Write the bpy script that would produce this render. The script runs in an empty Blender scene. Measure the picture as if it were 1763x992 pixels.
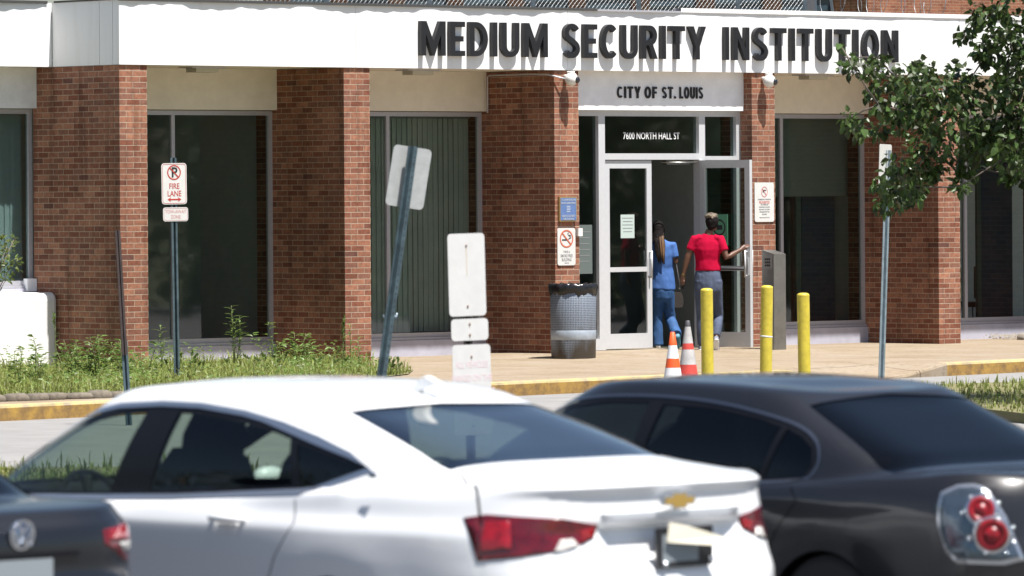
import bpy, bmesh, math, random
import numpy as np
from mathutils import Vector, Matrix, Euler
R = math.radians
rnd = random.Random(11)
scn = bpy.context.scene
col = scn.collection

# ------------------------------------------------------------------ camera, sky, sun, exposure
FPX, YH, RHO, EYE = 9748.55, -156.8, 0.0067, 2.0
cam = bpy.data.cameras.new('camera'); camo = bpy.data.objects.new('camera', cam); col.objects.link(camo)
camo.matrix_world = Matrix.Translation((0, 0, EYE)) @ Matrix.Rotation(R(90), 4, 'X') @ Matrix.Rotation(-RHO, 4, 'Z')
cam.sensor_width = 36; cam.lens = FPX / 1763 * 36
cam.shift_y = YH / 1763; cam.shift_x = -RHO * YH / 1763
cam.clip_start = 0.5; cam.clip_end = 3000
cam.dof.use_dof = True; cam.dof.focus_distance = 69.5; cam.dof.aperture_fstop = 5.3; cam.dof.aperture_blades = 0
scn.camera = camo

ALPHA = R(90 - 49.077)                       # the facade's direction on the ground
UX, UY = math.cos(ALPHA), math.sin(ALPHA)    # along the facade
VX, VY = -math.sin(ALPHA), math.cos(ALPHA)   # into the building
A0 = (-2.029, 68.85)                         # front corner of the second brick pier
def W(u, v, z=0.0): return Vector((A0[0] + UX * u + VX * v, A0[1] + UY * u + VY * v, z))

to_sun = Vector((-VX * 1.0 + UX * 0.12, -VY * 1.0 + UY * 0.12, 2.55)).normalized()
SUN_EL = math.asin(to_sun.z); SUN_ROT = math.atan2(to_sun.x, to_sun.y)
wd = bpy.data.worlds.new('World'); scn.world = wd; wd.use_nodes = True
nt = wd.node_tree; bg = nt.nodes['Background']
sky = nt.nodes.new('ShaderNodeTexSky'); sky.sky_type = 'NISHITA'; sky.sun_disc = False
sky.sun_elevation = SUN_EL; sky.sun_rotation = SUN_ROT; sky.air_density = 1.0; sky.dust_density = 1.2; sky.ozone_density = 1.0
nt.links.new(sky.outputs[0], bg.inputs[0]); bg.inputs[1].default_value = 0.055
sl = bpy.data.lights.new('sun', 'SUN'); sl.energy = 5.0; sl.angle = R(0.53); sl.color = (1.0, 0.96, 0.91)
so = bpy.data.objects.new('sun', sl); col.objects.link(so)
so.rotation_euler = (-to_sun).to_track_quat('-Z', 'Y').to_euler(); so.location = (20, 20, 40)
scn.view_settings.view_transform = 'Standard'; scn.view_settings.look = 'None'
scn.view_settings.exposure = 1.05; scn.view_settings.gamma = 1.0

# ------------------------------------------------------------------ helpers
def unroll(px, py):
    dx, dy = px - 881.5, py - 496; return dx - RHO * dy, dy + RHO * dx
def at(px, py, Y):                           # the point of the place seen at a pixel of the photograph, at distance Y
    a, b = unroll(px, py); return Vector((a * Y / FPX, Y, EYE - (b - YH) * Y / FPX))

class MB:
    """collects shapes and links them as one mesh object"""
    def __init__(s): s.v = []; s.f = []; s.m = []; s.sm = []
    def add(s, vs, fs, mi=0, smooth=False):
        o = len(s.v); s.v += [tuple(x) for x in vs]
        for f in fs: s.f.append(tuple(i + o for i in f)); s.m.append(mi); s.sm.append(smooth)
    def box(s, a, b, mi=0, M=None):
        x0, y0, z0 = a; x1, y1, z1 = b
        vs = [Vector(p) for p in ((x0,y0,z0),(x1,y0,z0),(x1,y1,z0),(x0,y1,z0),(x0,y0,z1),(x1,y0,z1),(x1,y1,z1),(x0,y1,z1))]
        if M is not None: vs = [M @ p for p in vs]
        s.add(vs, [(0,3,2,1),(4,5,6,7),(0,1,5,4),(1,2,6,5),(2,3,7,6),(3,0,4,7)], mi)
    def quad(s, a, b, c, d, mi=0): s.add([a,b,c,d], [(0,1,2,3)], mi)
    def tube(s, pts, r, n=8, mi=0, cap=True, smooth=True):
        pts = [Vector(p) for p in pts]; k = len(pts)
        rs = r if isinstance(r, (list, tuple)) else [r] * k
        vs = []; up = None
        for i, p in enumerate(pts):
            t = (pts[min(i+1, k-1)] - pts[max(i-1, 0)]).normalized()
            if up is None:
                up = Vector((0,0,1)) if abs(t.z) < .9 else Vector((1,0,0))
            a = t.cross(up)
            if a.length < 1e-5: a = t.orthogonal()
            a.normalize(); b = a.cross(t); up = b
            for j in range(n):
                w = 2*math.pi*j/n; vs.append(p + (a*math.cos(w) + b*math.sin(w))*rs[i])
        fs = [(i*n+j, i*n+(j+1)%n, (i+1)*n+(j+1)%n, (i+1)*n+j) for i in range(k-1) for j in range(n)]
        s.add(vs, fs, mi, smooth)
        if cap:
            o = len(s.v) - len(vs)
            s.f.append(tuple(o+j for j in reversed(range(n)))); s.m.append(mi); s.sm.append(False)
            s.f.append(tuple(o+(k-1)*n+j for j in range(n))); s.m.append(mi); s.sm.append(False)
    def lathe(s, prof, n=24, mi=0, c=(0,0,0), smooth=True, M=None):
        vs = []; k = len(prof)
        for (r, z) in prof:
            for j in range(n):
                w = 2*math.pi*j/n; p = Vector((r*math.cos(w), r*math.sin(w), z))
                if M is not None: p = M @ p
                vs.append(p + Vector(c))
        fs = [(i*n+j, i*n+(j+1)%n, (i+1)*n+(j+1)%n, (i+1)*n+j) for i in range(k-1) for j in range(n)]
        s.add(vs, fs, mi, smooth)
    def ball(s, c, r, n=12, mi=0, M=None):
        rx, ry, rz = r if isinstance(r, (tuple, list)) else (r, r, r)
        vs = []; k = n//2+1
        for i in range(k):
            t = math.pi*i/(k-1); t = min(max(t, .02), math.pi-.02)
            for j in range(n):
                w = 2*math.pi*j/n; p = Vector((rx*math.sin(t)*math.cos(w), ry*math.sin(t)*math.sin(w), rz*math.cos(t)))
                if M is not None: p = M @ p
                vs.append(p + Vector(c))
        fs = [(i*n+j, (i+1)*n+j, (i+1)*n+(j+1)%n, i*n+(j+1)%n) for i in range(k-1) for j in range(n)]
        fs += [tuple(range(n)), tuple((k-1)*n+j for j in reversed(range(n)))]
        s.add(vs, fs, mi, True)
    def prism(s, poly, d0, d1, mi=0, M=None, side=None):
        """a flat outline (x, z) given thickness from y = d0 to y = d1"""
        n = len(poly)
        vs = [Vector((x, d0, z)) for x, z in poly] + [Vector((x, d1, z)) for x, z in poly]
        if M is not None: vs = [M @ p for p in vs]
        s.add(vs, [tuple(range(n)), tuple(reversed(range(n, 2*n)))], mi)
        s.add(vs, [(i, i+n, (i+1) % n + n, (i+1) % n) for i in range(n)], mi if side is None else side)
    def text(s, body, size, M, mi=0, extrude=0.0, offset=0.0, sx=1.0, align='CENTER', font_shear=0):
        cu = bpy.data.curves.new('t', 'FONT'); cu.body = body; cu.size = size; cu.extrude = extrude; cu.offset = offset
        cu.align_x = align; cu.align_y = 'CENTER'; cu.resolution_u = 3
        ob = bpy.data.objects.new('t', cu); col.objects.link(ob)
        dg = bpy.context.evaluated_depsgraph_get(); dg.update()
        me = bpy.data.meshes.new_from_object(ob.evaluated_get(dg))
        T = M @ Matrix.Diagonal((sx, 1, 1, 1))
        s.add([T @ v.co for v in me.vertices], [tuple(p.vertices) for p in me.polygons], mi)
        bpy.data.objects.remove(ob); bpy.data.curves.remove(cu); bpy.data.meshes.remove(me)
    def curve(s, splines, depth, M, mi=0, bevel=0.0):
        """flat filled outlines (with holes) given thickness"""
        cu = bpy.data.curves.new('c', 'CURVE'); cu.dimensions = '2D'; cu.fill_mode = 'BOTH'; cu.extrude = depth/2; cu.bevel_depth = bevel; cu.bevel_resolution = 0
        for pts in splines:
            sp = cu.splines.new('POLY'); sp.points.add(len(pts)-1); sp.use_cyclic_u = True
            for p, q in zip(sp.points, pts): p.co = (q[0], q[1], 0, 1)
        ob = bpy.data.objects.new('c', cu); col.objects.link(ob)
        dg = bpy.context.evaluated_depsgraph_get(); dg.update()
        me = bpy.data.meshes.new_from_object(ob.evaluated_get(dg))
        s.add([M @ v.co for v in me.vertices], [tuple(p.vertices) for p in me.polygons], mi)
        bpy.data.objects.remove(ob); bpy.data.curves.remove(cu); bpy.data.meshes.remove(me)
    def build(s, name, mats, parent=None, uv=False, uvoff=(0, 0)):
        me = bpy.data.meshes.new(name); me.from_pydata(s.v, [], s.f)
        for m in (mats if isinstance(mats, (list, tuple)) else [mats]): me.materials.append(m)
        me.polygons.foreach_set('material_index', s.m); me.polygons.foreach_set('use_smooth', s.sm)
        if uv:
            ul = me.uv_layers.new(name='UVMap')
            for p in me.polygons:
                n = p.normal; ax = max(range(3), key=lambda i: abs(n[i]))
                for li in p.loop_indices:
                    c = me.vertices[me.loops[li].vertex_index].co
                    ul.data[li].uv = ((c.y + uvoff[1], c.z) if ax == 0 else (c.x + uvoff[0], c.z) if ax == 1 else (c.x, c.y))
        me.validate(); me.update()
        o = bpy.data.objects.new(name, me); col.objects.link(o)
        if parent is not None: o.parent = parent
        return o

def tag(o, label=None, cat=None, group=None, kind=None):
    if label: o['label'] = label
    if cat: o['category'] = cat
    if group: o['group'] = group
    if kind: o['kind'] = kind
    return o
def empty(name, loc=(0,0,0), rz=0.0, label=None, cat=None, group=None):
    o = bpy.data.objects.new(name, None); col.objects.link(o); o.location = loc; o.rotation_euler = (0, 0, rz); o.empty_display_size = .2
    return tag(o, label, cat, group)

# ------------------------------------------------------------------ materials
def new_mat(name):
    m = bpy.data.materials.new(name); m.use_nodes = True
    return m, m.node_tree, m.node_tree.nodes['Principled BSDF']
def mat(name, c, rough=.6, metal=0.0, noise=0.0, nscale=8.0, coat=0.0, bump=0.0, bscale=60.0, c2=None, spec=.5, sub=0, trans=0):
    m, t, p = new_mat(name)
    p.inputs['Base Color'].default_value = (*c, 1); p.inputs['Roughness'].default_value = rough; p.inputs['Metallic'].default_value = metal
    p.inputs['Coat Weight'].default_value = coat; p.inputs['Coat Roughness'].default_value = .04; p.inputs['Specular IOR Level'].default_value = spec
    if trans: p.inputs['Transmission Weight'].default_value = trans
    tc = t.nodes.new('ShaderNodeTexCoord')
    if noise or c2:
        n = t.nodes.new('ShaderNodeTexNoise'); n.inputs['Scale'].default_value = nscale; n.inputs['Detail'].default_value = 6; n.inputs['Roughness'].default_value = .65
        t.links.new(tc.outputs['Object'], n.inputs['Vector'])
        r = t.nodes.new('ShaderNodeValToRGB'); r.color_ramp.elements[0].position = .35; r.color_ramp.elements[1].position = .65
        d = c2 if c2 else tuple(x*(1-noise) for x in c)
        r.color_ramp.elements[0].color = (*d, 1); r.color_ramp.elements[1].color = (*(c if c2 else tuple(min(1, x*(1+noise)) for x in c)), 1)
        t.links.new(n.outputs['Fac'], r.inputs['Fac']); t.links.new(r.outputs['Color'], p.inputs['Base Color'])
    if bump:
        n2 = t.nodes.new('ShaderNodeTexNoise'); n2.inputs['Scale'].default_value = bscale; n2.inputs['Detail'].default_value = 5
        t.links.new(tc.outputs['Object'], n2.inputs['Vector'])
        b = t.nodes.new('ShaderNodeBump'); b.inputs['Strength'].default_value = bump; b.inputs['Distance'].default_value = .01
        t.links.new(n2.outputs['Fac'], b.inputs['Height']); t.links.new(b.outputs['Normal'], p.inputs['Normal'])
    return m
def brick_mat(name, c1, c2, mortar, stains=True):
    m, t, p = new_mat(name); L = t.links.new; N = t.nodes.new
    uv = N('ShaderNodeTexCoord'); br = N('ShaderNodeTexBrick')
    br.inputs['Scale'].default_value = 1; br.inputs['Brick Width'].default_value = .2032; br.inputs['Row Height'].default_value = .0677
    br.inputs['Mortar Size'].default_value = .0042; br.inputs['Mortar Smooth'].default_value = .15; br.inputs['Bias'].default_value = 0
    br.inputs['Color1'].default_value = (0, 0, 0, 1); br.inputs['Color2'].default_value = (1, 1, 1, 1); br.inputs['Mortar'].default_value = (.5, .5, .5, 1)
    # a little wobble so that courses are laid by hand
    wn = N('ShaderNodeTexNoise'); wn.inputs['Scale'].default_value = 3.0; L(uv.outputs['UV'], wn.inputs['Vector'])
    vm = N('ShaderNodeVectorMath'); vm.operation = 'MULTIPLY_ADD'; L(wn.outputs['Color'], vm.inputs[0]); vm.inputs[1].default_value = (.004, .005, 0); L(uv.outputs['UV'], vm.inputs[2])
    L(vm.outputs[0], br.inputs['Vector'])
    ramp = N('ShaderNodeValToRGB'); e = ramp.color_ramp.elements
    e[0].position = 0; e[0].color = (c1[0]*.62, c1[1]*.75, c1[2]*.95, 1); e[1].position = 1; e[1].color = (*c2, 1)
    for pos, cc in ((.05, tuple(x*.85 for x in c1)), (.2, c1), (.45, (c1[0]*1.0, c1[1]*1.25, c1[2]*1.4)), (.75, tuple((a+b)/2 for a, b in zip(c1, c2)))):
        x = e.new(pos); x.color = (*cc, 1)
    L(br.outputs['Color'], ramp.inputs['Fac'])
    nz = N('ShaderNodeTexNoise'); nz.inputs['Scale'].default_value = 22; nz.inputs['Detail'].default_value = 8; L(uv.outputs['UV'], nz.inputs['Vector'])
    mul = N('ShaderNodeMix'); mul.data_type = 'RGBA'; mul.blend_type = 'MULTIPLY'; mul.inputs[0].default_value = .55
    nr = N('ShaderNodeValToRGB'); nr.color_ramp.elements[0].position = .3; nr.color_ramp.elements[0].color = (.45, .45, .47, 1); nr.color_ramp.elements[1].position = .62; nr.color_ramp.elements[1].color = (1.1, 1.06, 1.0, 1)
    L(nz.outputs['Fac'], nr.inputs['Fac']); L(ramp.outputs['Color'], mul.inputs[6]); L(nr.outputs['Color'], mul.inputs[7])
    mm = N('ShaderNodeMix'); mm.data_type = 'RGBA'; L(br.outputs['Fac'], mm.inputs[0]); L(mul.outputs[2], mm.inputs[6]); mm.inputs[7].default_value = (*mortar, 1)
    big = N('ShaderNodeTexNoise'); big.inputs['Scale'].default_value = 1.3; big.inputs['Detail'].default_value = 4; L(uv.outputs['Object'], big.inputs['Vector'])
    bramp = N('ShaderNodeValToRGB'); bramp.color_ramp.elements[0].position = .3; bramp.color_ramp.elements[0].color = (.72, .70, .70, 1); bramp.color_ramp.elements[1].position = .6; bramp.color_ramp.elements[1].color = (1, 1, 1, 1)
    L(big.outputs['Fac'], bramp.inputs['Fac'])
    m2 = N('ShaderNodeMix'); m2.data_type = 'RGBA'; m2.blend_type = 'MULTIPLY'; m2.inputs[0].default_value = 1; L(mm.outputs[2], m2.inputs[6]); L(bramp.outputs['Color'], m2.inputs[7])
    mp = N('ShaderNodeMapping'); mp.inputs['Scale'].default_value = (7, 7, .55); L(uv.outputs['Object'], mp.inputs[0]); sn = N('ShaderNodeTexNoise'); sn.inputs['Scale'].default_value = 1; sn.inputs['Detail'].default_value = 5; L(mp.outputs[0], sn.inputs['Vector'])
    sr = N('ShaderNodeValToRGB'); sr.color_ramp.elements[0].position = .30; sr.color_ramp.elements[0].color = (.60, .57, .56, 1); sr.color_ramp.elements[1].position = .46; sr.color_ramp.elements[1].color = (1, 1, 1, 1); L(sn.outputs['Fac'], sr.inputs['Fac'])
    m4 = N('ShaderNodeMix'); m4.data_type = 'RGBA'; m4.blend_type = 'MULTIPLY'; m4.inputs[0].default_value = .8; L(m2.outputs[2], m4.inputs[6]); L(sr.outputs['Color'], m4.inputs[7])
    L(m4.outputs[2], p.inputs['Base Color']); p.inputs['Roughness'].default_value = .85; p.inputs['Specular IOR Level'].default_value = .25
    inv = N('ShaderNodeMath'); inv.operation = 'MULTIPLY_ADD'; L(br.outputs['Fac'], inv.inputs[0]); inv.inputs[1].default_value = -1.0; L(nz.outputs['Fac'], inv.inputs[2])
    b = N('ShaderNodeBump'); b.inputs['Strength'].default_value = .6; b.inputs['Distance'].default_value = .006; L(inv.outputs[0], b.inputs['Height']); L(b.outputs['Normal'], p.inputs['Normal'])
    return m
def glass_mat(name, tint, gloss=1.0, rough=.0, ior=1.5, wav=0.0):
    """thin pane: tinted see-through plus a Fresnel reflection"""
    m, t, p = new_mat(name); L = t.links.new; N = t.nodes.new
    t.nodes.remove(p); out = t.nodes['Material Output']
    tr = N('ShaderNodeBsdfTransparent'); tr.inputs[0].default_value = (*tint, 1)
    gl = N('ShaderNodeBsdfGlossy'); gl.inputs['Roughness'].default_value = rough; gl.inputs[0].default_value = (gloss, gloss, gloss, 1)
    fr = N('ShaderNodeFresnel'); fr.inputs[0].default_value = ior
    mu = N('ShaderNodeMath'); mu.operation = 'MULTIPLY'; mu.use_clamp = True; mu.inputs[1].default_value = 1.7; L(fr.outputs[0], mu.inputs[0])
    gm = N('ShaderNodeNewGeometry'); iv = N('ShaderNodeMath'); iv.operation = 'SUBTRACT'; iv.inputs[0].default_value = 1; L(gm.outputs['Backfacing'], iv.inputs[1]); m3 = N('ShaderNodeMath'); m3.operation = 'MULTIPLY'; L(mu.outputs[0], m3.inputs[0]); L(iv.outputs[0], m3.inputs[1])
    mx = N('ShaderNodeMixShader'); L(m3.outputs[0], mx.inputs[0]); L(tr.outputs[0], mx.inputs[1]); L(gl.outputs[0], mx.inputs[2]); L(mx.outputs[0], out.inputs['Surface'])
    if wav:
        tc = N('ShaderNodeTexCoord'); n = N('ShaderNodeTexNoise'); n.inputs['Scale'].default_value = 1.6; L(tc.outputs['Object'], n.inputs['Vector'])
        b = N('ShaderNodeBump'); b.inputs['Strength'].default_value = wav; b.inputs['Distance'].default_value = .02; L(n.outputs['Fac'], b.inputs['Height']); L(b.outputs['Normal'], gl.inputs['Normal'])
    return m
def leaf_mat(name, c, var=.5, trans=.35, rough=.45):
    m, t, p = new_mat(name); L = t.links.new; N = t.nodes.new
    g = N('ShaderNodeNewGeometry'); hs = N('ShaderNodeHueSaturation'); hs.inputs['Color'].default_value = (*c, 1)
    mr = N('ShaderNodeMapRange'); mr.inputs[3].default_value = 1-var; mr.inputs[4].default_value = 1+var; L(g.outputs['Random Per Island'], mr.inputs[0]); L(mr.outputs[0], hs.inputs['Value'])
    mh = N('ShaderNodeMapRange'); mh.inputs[3].default_value = .475; mh.inputs[4].default_value = .515; L(g.outputs['Random Per Island'], mh.inputs[0]); L(mh.outputs[0], hs.inputs['Hue'])
    L(hs.outputs[0], p.inputs['Base Color']); p.inputs['Roughness'].default_value = rough
    tl = N('ShaderNodeBsdfTranslucent'); L(hs.outputs[0], tl.inputs[0]); mx = N('ShaderNodeMixShader'); mx.inputs[0].default_value = trans
    L(p.outputs[0], mx.inputs[1]); L(tl.outputs[0], mx.inputs[2]); L(mx.outputs[0], t.nodes['Material Output'].inputs['Surface'])
    return m

BRICK = brick_mat('brick', (.235, .090, .056), (.375, .180, .114), (.40, .32, .24))
FARBRICK = brick_mat('far_brick', (.24, .085, .05), (.33, .13, .075), (.40, .30, .22))
def fascia_mat():
    m, t, p = new_mat('white_panel_paint'); L = t.links.new; N = t.nodes.new; tc = N('ShaderNodeTexCoord')
    mp = N('ShaderNodeMapping'); mp.inputs['Scale'].default_value = (9, 9, .7); L(tc.outputs['Object'], mp.inputs[0]); n = N('ShaderNodeTexNoise'); n.inputs['Scale'].default_value = 1; n.inputs['Detail'].default_value = 7; L(mp.outputs[0], n.inputs['Vector'])
    r = N('ShaderNodeValToRGB'); r.color_ramp.elements[0].position = .30; r.color_ramp.elements[0].color = (.735, .73, .72, 1); r.color_ramp.elements[1].position = .48; r.color_ramp.elements[1].color = (.78, .78, .78, 1); L(n.outputs['Fac'], r.inputs['Fac']); L(r.outputs['Color'], p.inputs['Base Color']); p.inputs['Roughness'].default_value = .55
    return m
WHITE = fascia_mat()
BASEM = mat('shade_tinted_base', (.40, .40, .47), .7, noise=.1, nscale=4)  # base panels under the windows: their lavender shade is put into this colour
CREAM = mat('cream_stucco', (.76, .71, .61), .9, noise=.05, nscale=5, bump=.25, bscale=90)
LTGREY = mat('pale_grey_paint', (.82, .82, .83), .7, noise=.06, nscale=5, bump=.1)
ALU = mat('aluminium_frame', (.46, .46, .50), .42, .35, noise=.05, nscale=20)
ALUW = mat('bright_aluminium', (.54, .55, .565), .45, .15, noise=.03, nscale=20)
DARKALU = mat('dark_channel', (.03, .03, .035), .5)
BLACKLET = mat('black_letter_paint', (.012, .012, .014), .45, noise=.2, nscale=6)
COPING = mat('dark_coping', (.05, .05, .05), .6)
GLASS = glass_mat('green_tinted_glass', (.70, .765, .74), .95, rough=.03, wav=.03)
GLASSD = glass_mat('dark_door_glass', (.62, .69, .66), .9, rough=.03, wav=.02)
BLIND = mat('blind_fabric', (.70, .68, .65), .9, noise=.08, nscale=2)
INTW = mat('inner_wall', (.42, .43, .42), .9, noise=.05)
INTD = mat('inner_dark', (.05, .05, .055), .8)
ROOFM = mat('roof_felt', (.12, .12, .12), .95)
STEEL = mat('brushed_steel', (.30, .295, .28), .38, .85, noise=.12, nscale=5)
GALV = mat('galvanised_post', (.30, .37, .42), .5, .5, noise=.18, nscale=12)
TEALP = mat('teal_post_paint', (.072, .108, .125), .5, .3, noise=.3, nscale=9)
BROWNP = mat('rusty_brown_post', (.035, .024, .022), .7, noise=.4, nscale=9)
SIGNW = mat('white_sign_sheet', (.60, .595, .575), .45, noise=.04, nscale=9)
SIGNBACK = mat('bare_aluminium_sheet', (.46, .47, .46), .55, .25, noise=.08, nscale=14)
SIGNRED = mat('sign_red', (.42, .035, .025), .5, noise=.1)
SIGNORG = mat('faded_red_orange', (.50, .12, .06), .5)
FADED = mat('faded_pink_print', (.66, .52, .54), .6)
GREYTXT = mat('faded_grey_print', (.22, .23, .24), .6)
SIGNBLK = mat('sign_black', (.02, .02, .022), .5)
PLAQUE = mat('blue_plaque', (.10, .17, .36), .5, noise=.15, nscale=30)
PLAQUET = mat('plaque_lettering', (.42, .47, .55), .5)
BRASS = mat('brass_edge', (.40, .30, .14), .4, .5)
RUST = mat('rust', (.16, .07, .025), .9)
YELLOW = mat('yellow_post_paint', (.52, .42, .045), .45, noise=.16, nscale=9, bump=.12, bscale=40)
ORANGE = mat('orange_cone', (.75, .10, .02), .5, noise=.06)
REDCONE = mat('faded_red_cone', (.55, .06, .045), .55, noise=.12)
CONEW = mat('white_cone_band', (.75, .75, .75), .4, noise=.05)
CONEG = mat('dirty_cone_band', (.42, .41, .40), .6, noise=.18, nscale=10)
CONED = mat('dark_cone_tip', (.05, .05, .055), .6)
BAG = mat('black_bin_bag', (.012, .012, .014), .22, bump=.8, bscale=14)
CREAMCAM = mat('camera_shell', (.72, .71, .68), .35)
SMOKE = mat('smoked_dome', (.01, .01, .015), .08, coat=1)
PAPER = mat('paper', (.42, .50, .47), .8)
PAPERG = mat('green_poster', (.10, .30, .17), .8)
def paving_mat():
    m, t, p = new_mat('tan_concrete'); L = t.links.new; N = t.nodes.new; tc = N('ShaderNodeTexCoord')
    def noise(sc, d=6):
        n = N('ShaderNodeTexNoise'); n.inputs['Scale'].default_value = sc; n.inputs['Detail'].default_value = d; n.inputs['Roughness'].default_value = .7; L(tc.outputs['Object'], n.inputs['Vector']); return n
    def ramp(src, stops):
        r = N('ShaderNodeValToRGB'); e = r.color_ramp.elements; e[0].position, e[0].color = stops[0][0], (*stops[0][1], 1); e[1].position, e[1].color = stops[-1][0], (*stops[-1][1], 1)
        for q in stops[1:-1]: x = e.new(q[0]); x.color = (*q[1], 1)
        L(src, r.inputs['Fac']); return r.outputs['Color']
    def mult(a, b_, f=1.0):
        x = N('ShaderNodeMix'); x.data_type = 'RGBA'; x.blend_type = 'MULTIPLY'; x.inputs[0].default_value = f; L(a, x.inputs[6]); L(b_, x.inputs[7]); return x.outputs[2]
    c = ramp(noise(.9).outputs['Fac'], [(.3, (.20, .150, .095)), (.5, (.255, .200, .138)), (.7, (.28, .235, .18))])
    c = mult(c, ramp(noise(14).outputs['Fac'], [(.32, (.62, .60, .57)), (.5, (1, 1, 1))]), .8)
    c = mult(c, ramp(noise(3.1, 8).outputs['Fac'], [(.30, (.60, .56, .50)), (.40, (1, 1, 1))]), .9)
    mp = N('ShaderNodeMapping'); mp.inputs['Rotation'].default_value = (0, 0, -ALPHA); L(tc.outputs['Object'], mp.inputs[0])
    br = N('ShaderNodeTexBrick'); br.offset = 0; br.inputs['Scale'].default_value = 1; br.inputs['Brick Width'].default_value = 1.75; br.inputs['Row Height'].default_value = 1.55; br.inputs['Mortar Size'].default_value = .010; L(mp.outputs[0], br.inputs['Vector'])
    c = mult(c, ramp(br.outputs['Fac'], [(.2, (1, 1, 1)), (.8, (.35, .30, .25))]))
    L(c, p.inputs['Base Color']); p.inputs['Roughness'].default_value = .9
    b = N('ShaderNodeBump'); b.inputs['Strength'].default_value = .3; b.inputs['Distance'].default_value = .01; L(noise(60).outputs['Fac'], b.inputs['Height']); L(b.outputs['Normal'], p.inputs['Normal'])
    return m
CONC = paving_mat()
CONC2 = mat('pale_concrete', (.42, .39, .35), .9, c2=(.36, .33, .29), nscale=1.5, bump=.2, bscale=60)
ROADM = mat('grey_road', (.23, .225, .22), .9, c2=(.19, .185, .18), nscale=2.5, bump=.3, bscale=90)
ASPH = mat('asphalt', (.12, .12, .122), .9, c2=(.09, .09, .092), nscale=4, bump=.4, bscale=120)
KERBY = mat('yellow_kerb_paint', (.36, .215, .045), .8, c2=(.16, .095, .04), nscale=7, bump=.3, bscale=30)
KERBTOP = mat('yellow_kerb_top', (.44, .35, .14), .8, c2=(.26, .215, .15), nscale=7, bump=.2)
SOIL = mat('soil', (.17, .145, .075), .95, c2=(.12, .13, .045), nscale=4)
STONE = mat('edging_stone', (.26, .23, .19), .9, noise=.3, nscale=10, bump=.4, bscale=30)
STONE2 = mat('brown_edging_stone', (.13, .11, .085), .9, noise=.35, nscale=12, bump=.5, bscale=30)
GRASSM = leaf_mat('grass_blades', (.215, .25, .068), .5, .45, .5)
WEEDM = leaf_mat('weed_leaves', (.14, .215, .052), .4, .45, .45)
WEEDS = mat('weed_stem', (.13, .16, .05), .6)
TREEM = leaf_mat('tree_leaves', (.052, .086, .022), .65, .35, .38)
BUSHM = leaf_mat('bush_leaves', (.13, .17, .045), .4, .4, .4)
FARTREE = leaf_mat('far_leaves', (.05, .085, .028), .6, .25, .5)
BARK = mat('bark', (.12, .10, .085), .9, noise=.3, nscale=15)
WIRE = mat('galvanised_wire', (.32, .33, .34), .45, .6)
MESHBIN = None

# ------------------------------------------------------------------ ground
def polysheet(name, pts, z, m, label=None):
    b = MB(); b.add([(x, y, z) for x, y in pts], [tuple(range(len(pts)))]); o = b.build(name, m); o['kind'] = 'structure'; return o
b = MB(); b.add([(-900,-300,-.60),(900,-300,-.60),(900,1500,-.60),(-900,1500,-.60)], [(0,1,2,3)])
tag(b.build('ground', mat('far_ground', (.16, .18, .09), .95, c2=(.12, .13, .07), nscale=.05)), kind='structure')
def strip(name, rows, m, z_of):             # rows of points across, stitched into one sheet
    b = MB(); n = len(rows[0]); vs = [(*p, z_of(*p)) for r in rows for p in r]
    b.add(vs, [(i*n+j, i*n+j+1, (i+1)*n+j+1, (i+1)*n+j) for i in range(len(rows)-1) for j in range(n-1)], 0, True)
    return tag(b.build(name, m), kind='structure')
def zlot(x, y):                              # the lot falls gently towards the viewer
    t = min(max((y - 30) / 22, 0), 1); t = t*t*(3-2*t); return -.32 + .165*t
xs = np.linspace(-40, 40, 9)
strip('parking_lot', [[(x, y) for x in xs] for y in np.linspace(-6, 43, 50)], ASPH, zlot)
strip('road', [[(x, y) for x in xs] for y in np.linspace(43, 92, 30)], ROADM, lambda x, y: zlot(x, y)+.001)

KERB = [(-40,-12.8), (-25,-10.6), (-11.2,-8.39), (-3.1,-7.05), (1.2,-6.5)]         # base of the yellow kerb, along the facade
KERB2 = [(4.2,-6.1), (5.7,-5.85), (12,-5.4), (30,-4.6)]
def walk_z(u, v):
    z = 0.0
    d = max(0, abs(u-5.3)-1.6); e = max(0, abs(v-.1)-.6); r = math.hypot(d, e)
    z += .040 * max(0, 1-r/1.2)
    if 1.2 < u < 4.2 and v < -5.0:                                     # dropped kerb
        k = min(1, max(0, (1.5-abs(u-2.7))/.9)); w = min(1, (-5.0-v)/1.0); z -= .135*k*w
    return z
def kerb_v(u):
    P = KERB + KERB2; 
    for (a, b_), (c, d) in zip(P, P[1:]):
        if a <= u <= c: return b_ + (d-b_)*(u-a)/(c-a)
    return P[-1][1]
b = MB(); us = sorted(set(list(np.linspace(-40, 30, 71)) + list(np.linspace(0.6, 4.8, 22)) + list(np.linspace(3, 8, 26)))); n = 24; vs = []
for u in us:
    kv = kerb_v(u) + .14
    for j in range(n):
        v = kv + (2.2-kv)*(j/(n-1)); vs.append(W(u, v, walk_z(u, v)))
b.add(vs, [(i*n+j, (i+1)*n+j, (i+1)*n+j+1, i*n+j+1) for i in range(len(us)-1) for j in range(n-1)], 0, True)
tag(b.build('walkway', CONC), kind='structure')
b = MB()                                     # slab joints in the walkway
for u in np.arange(-2, 16, 1.75):
    for v in (-5.6, -3.8, -2.2): pass
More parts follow.
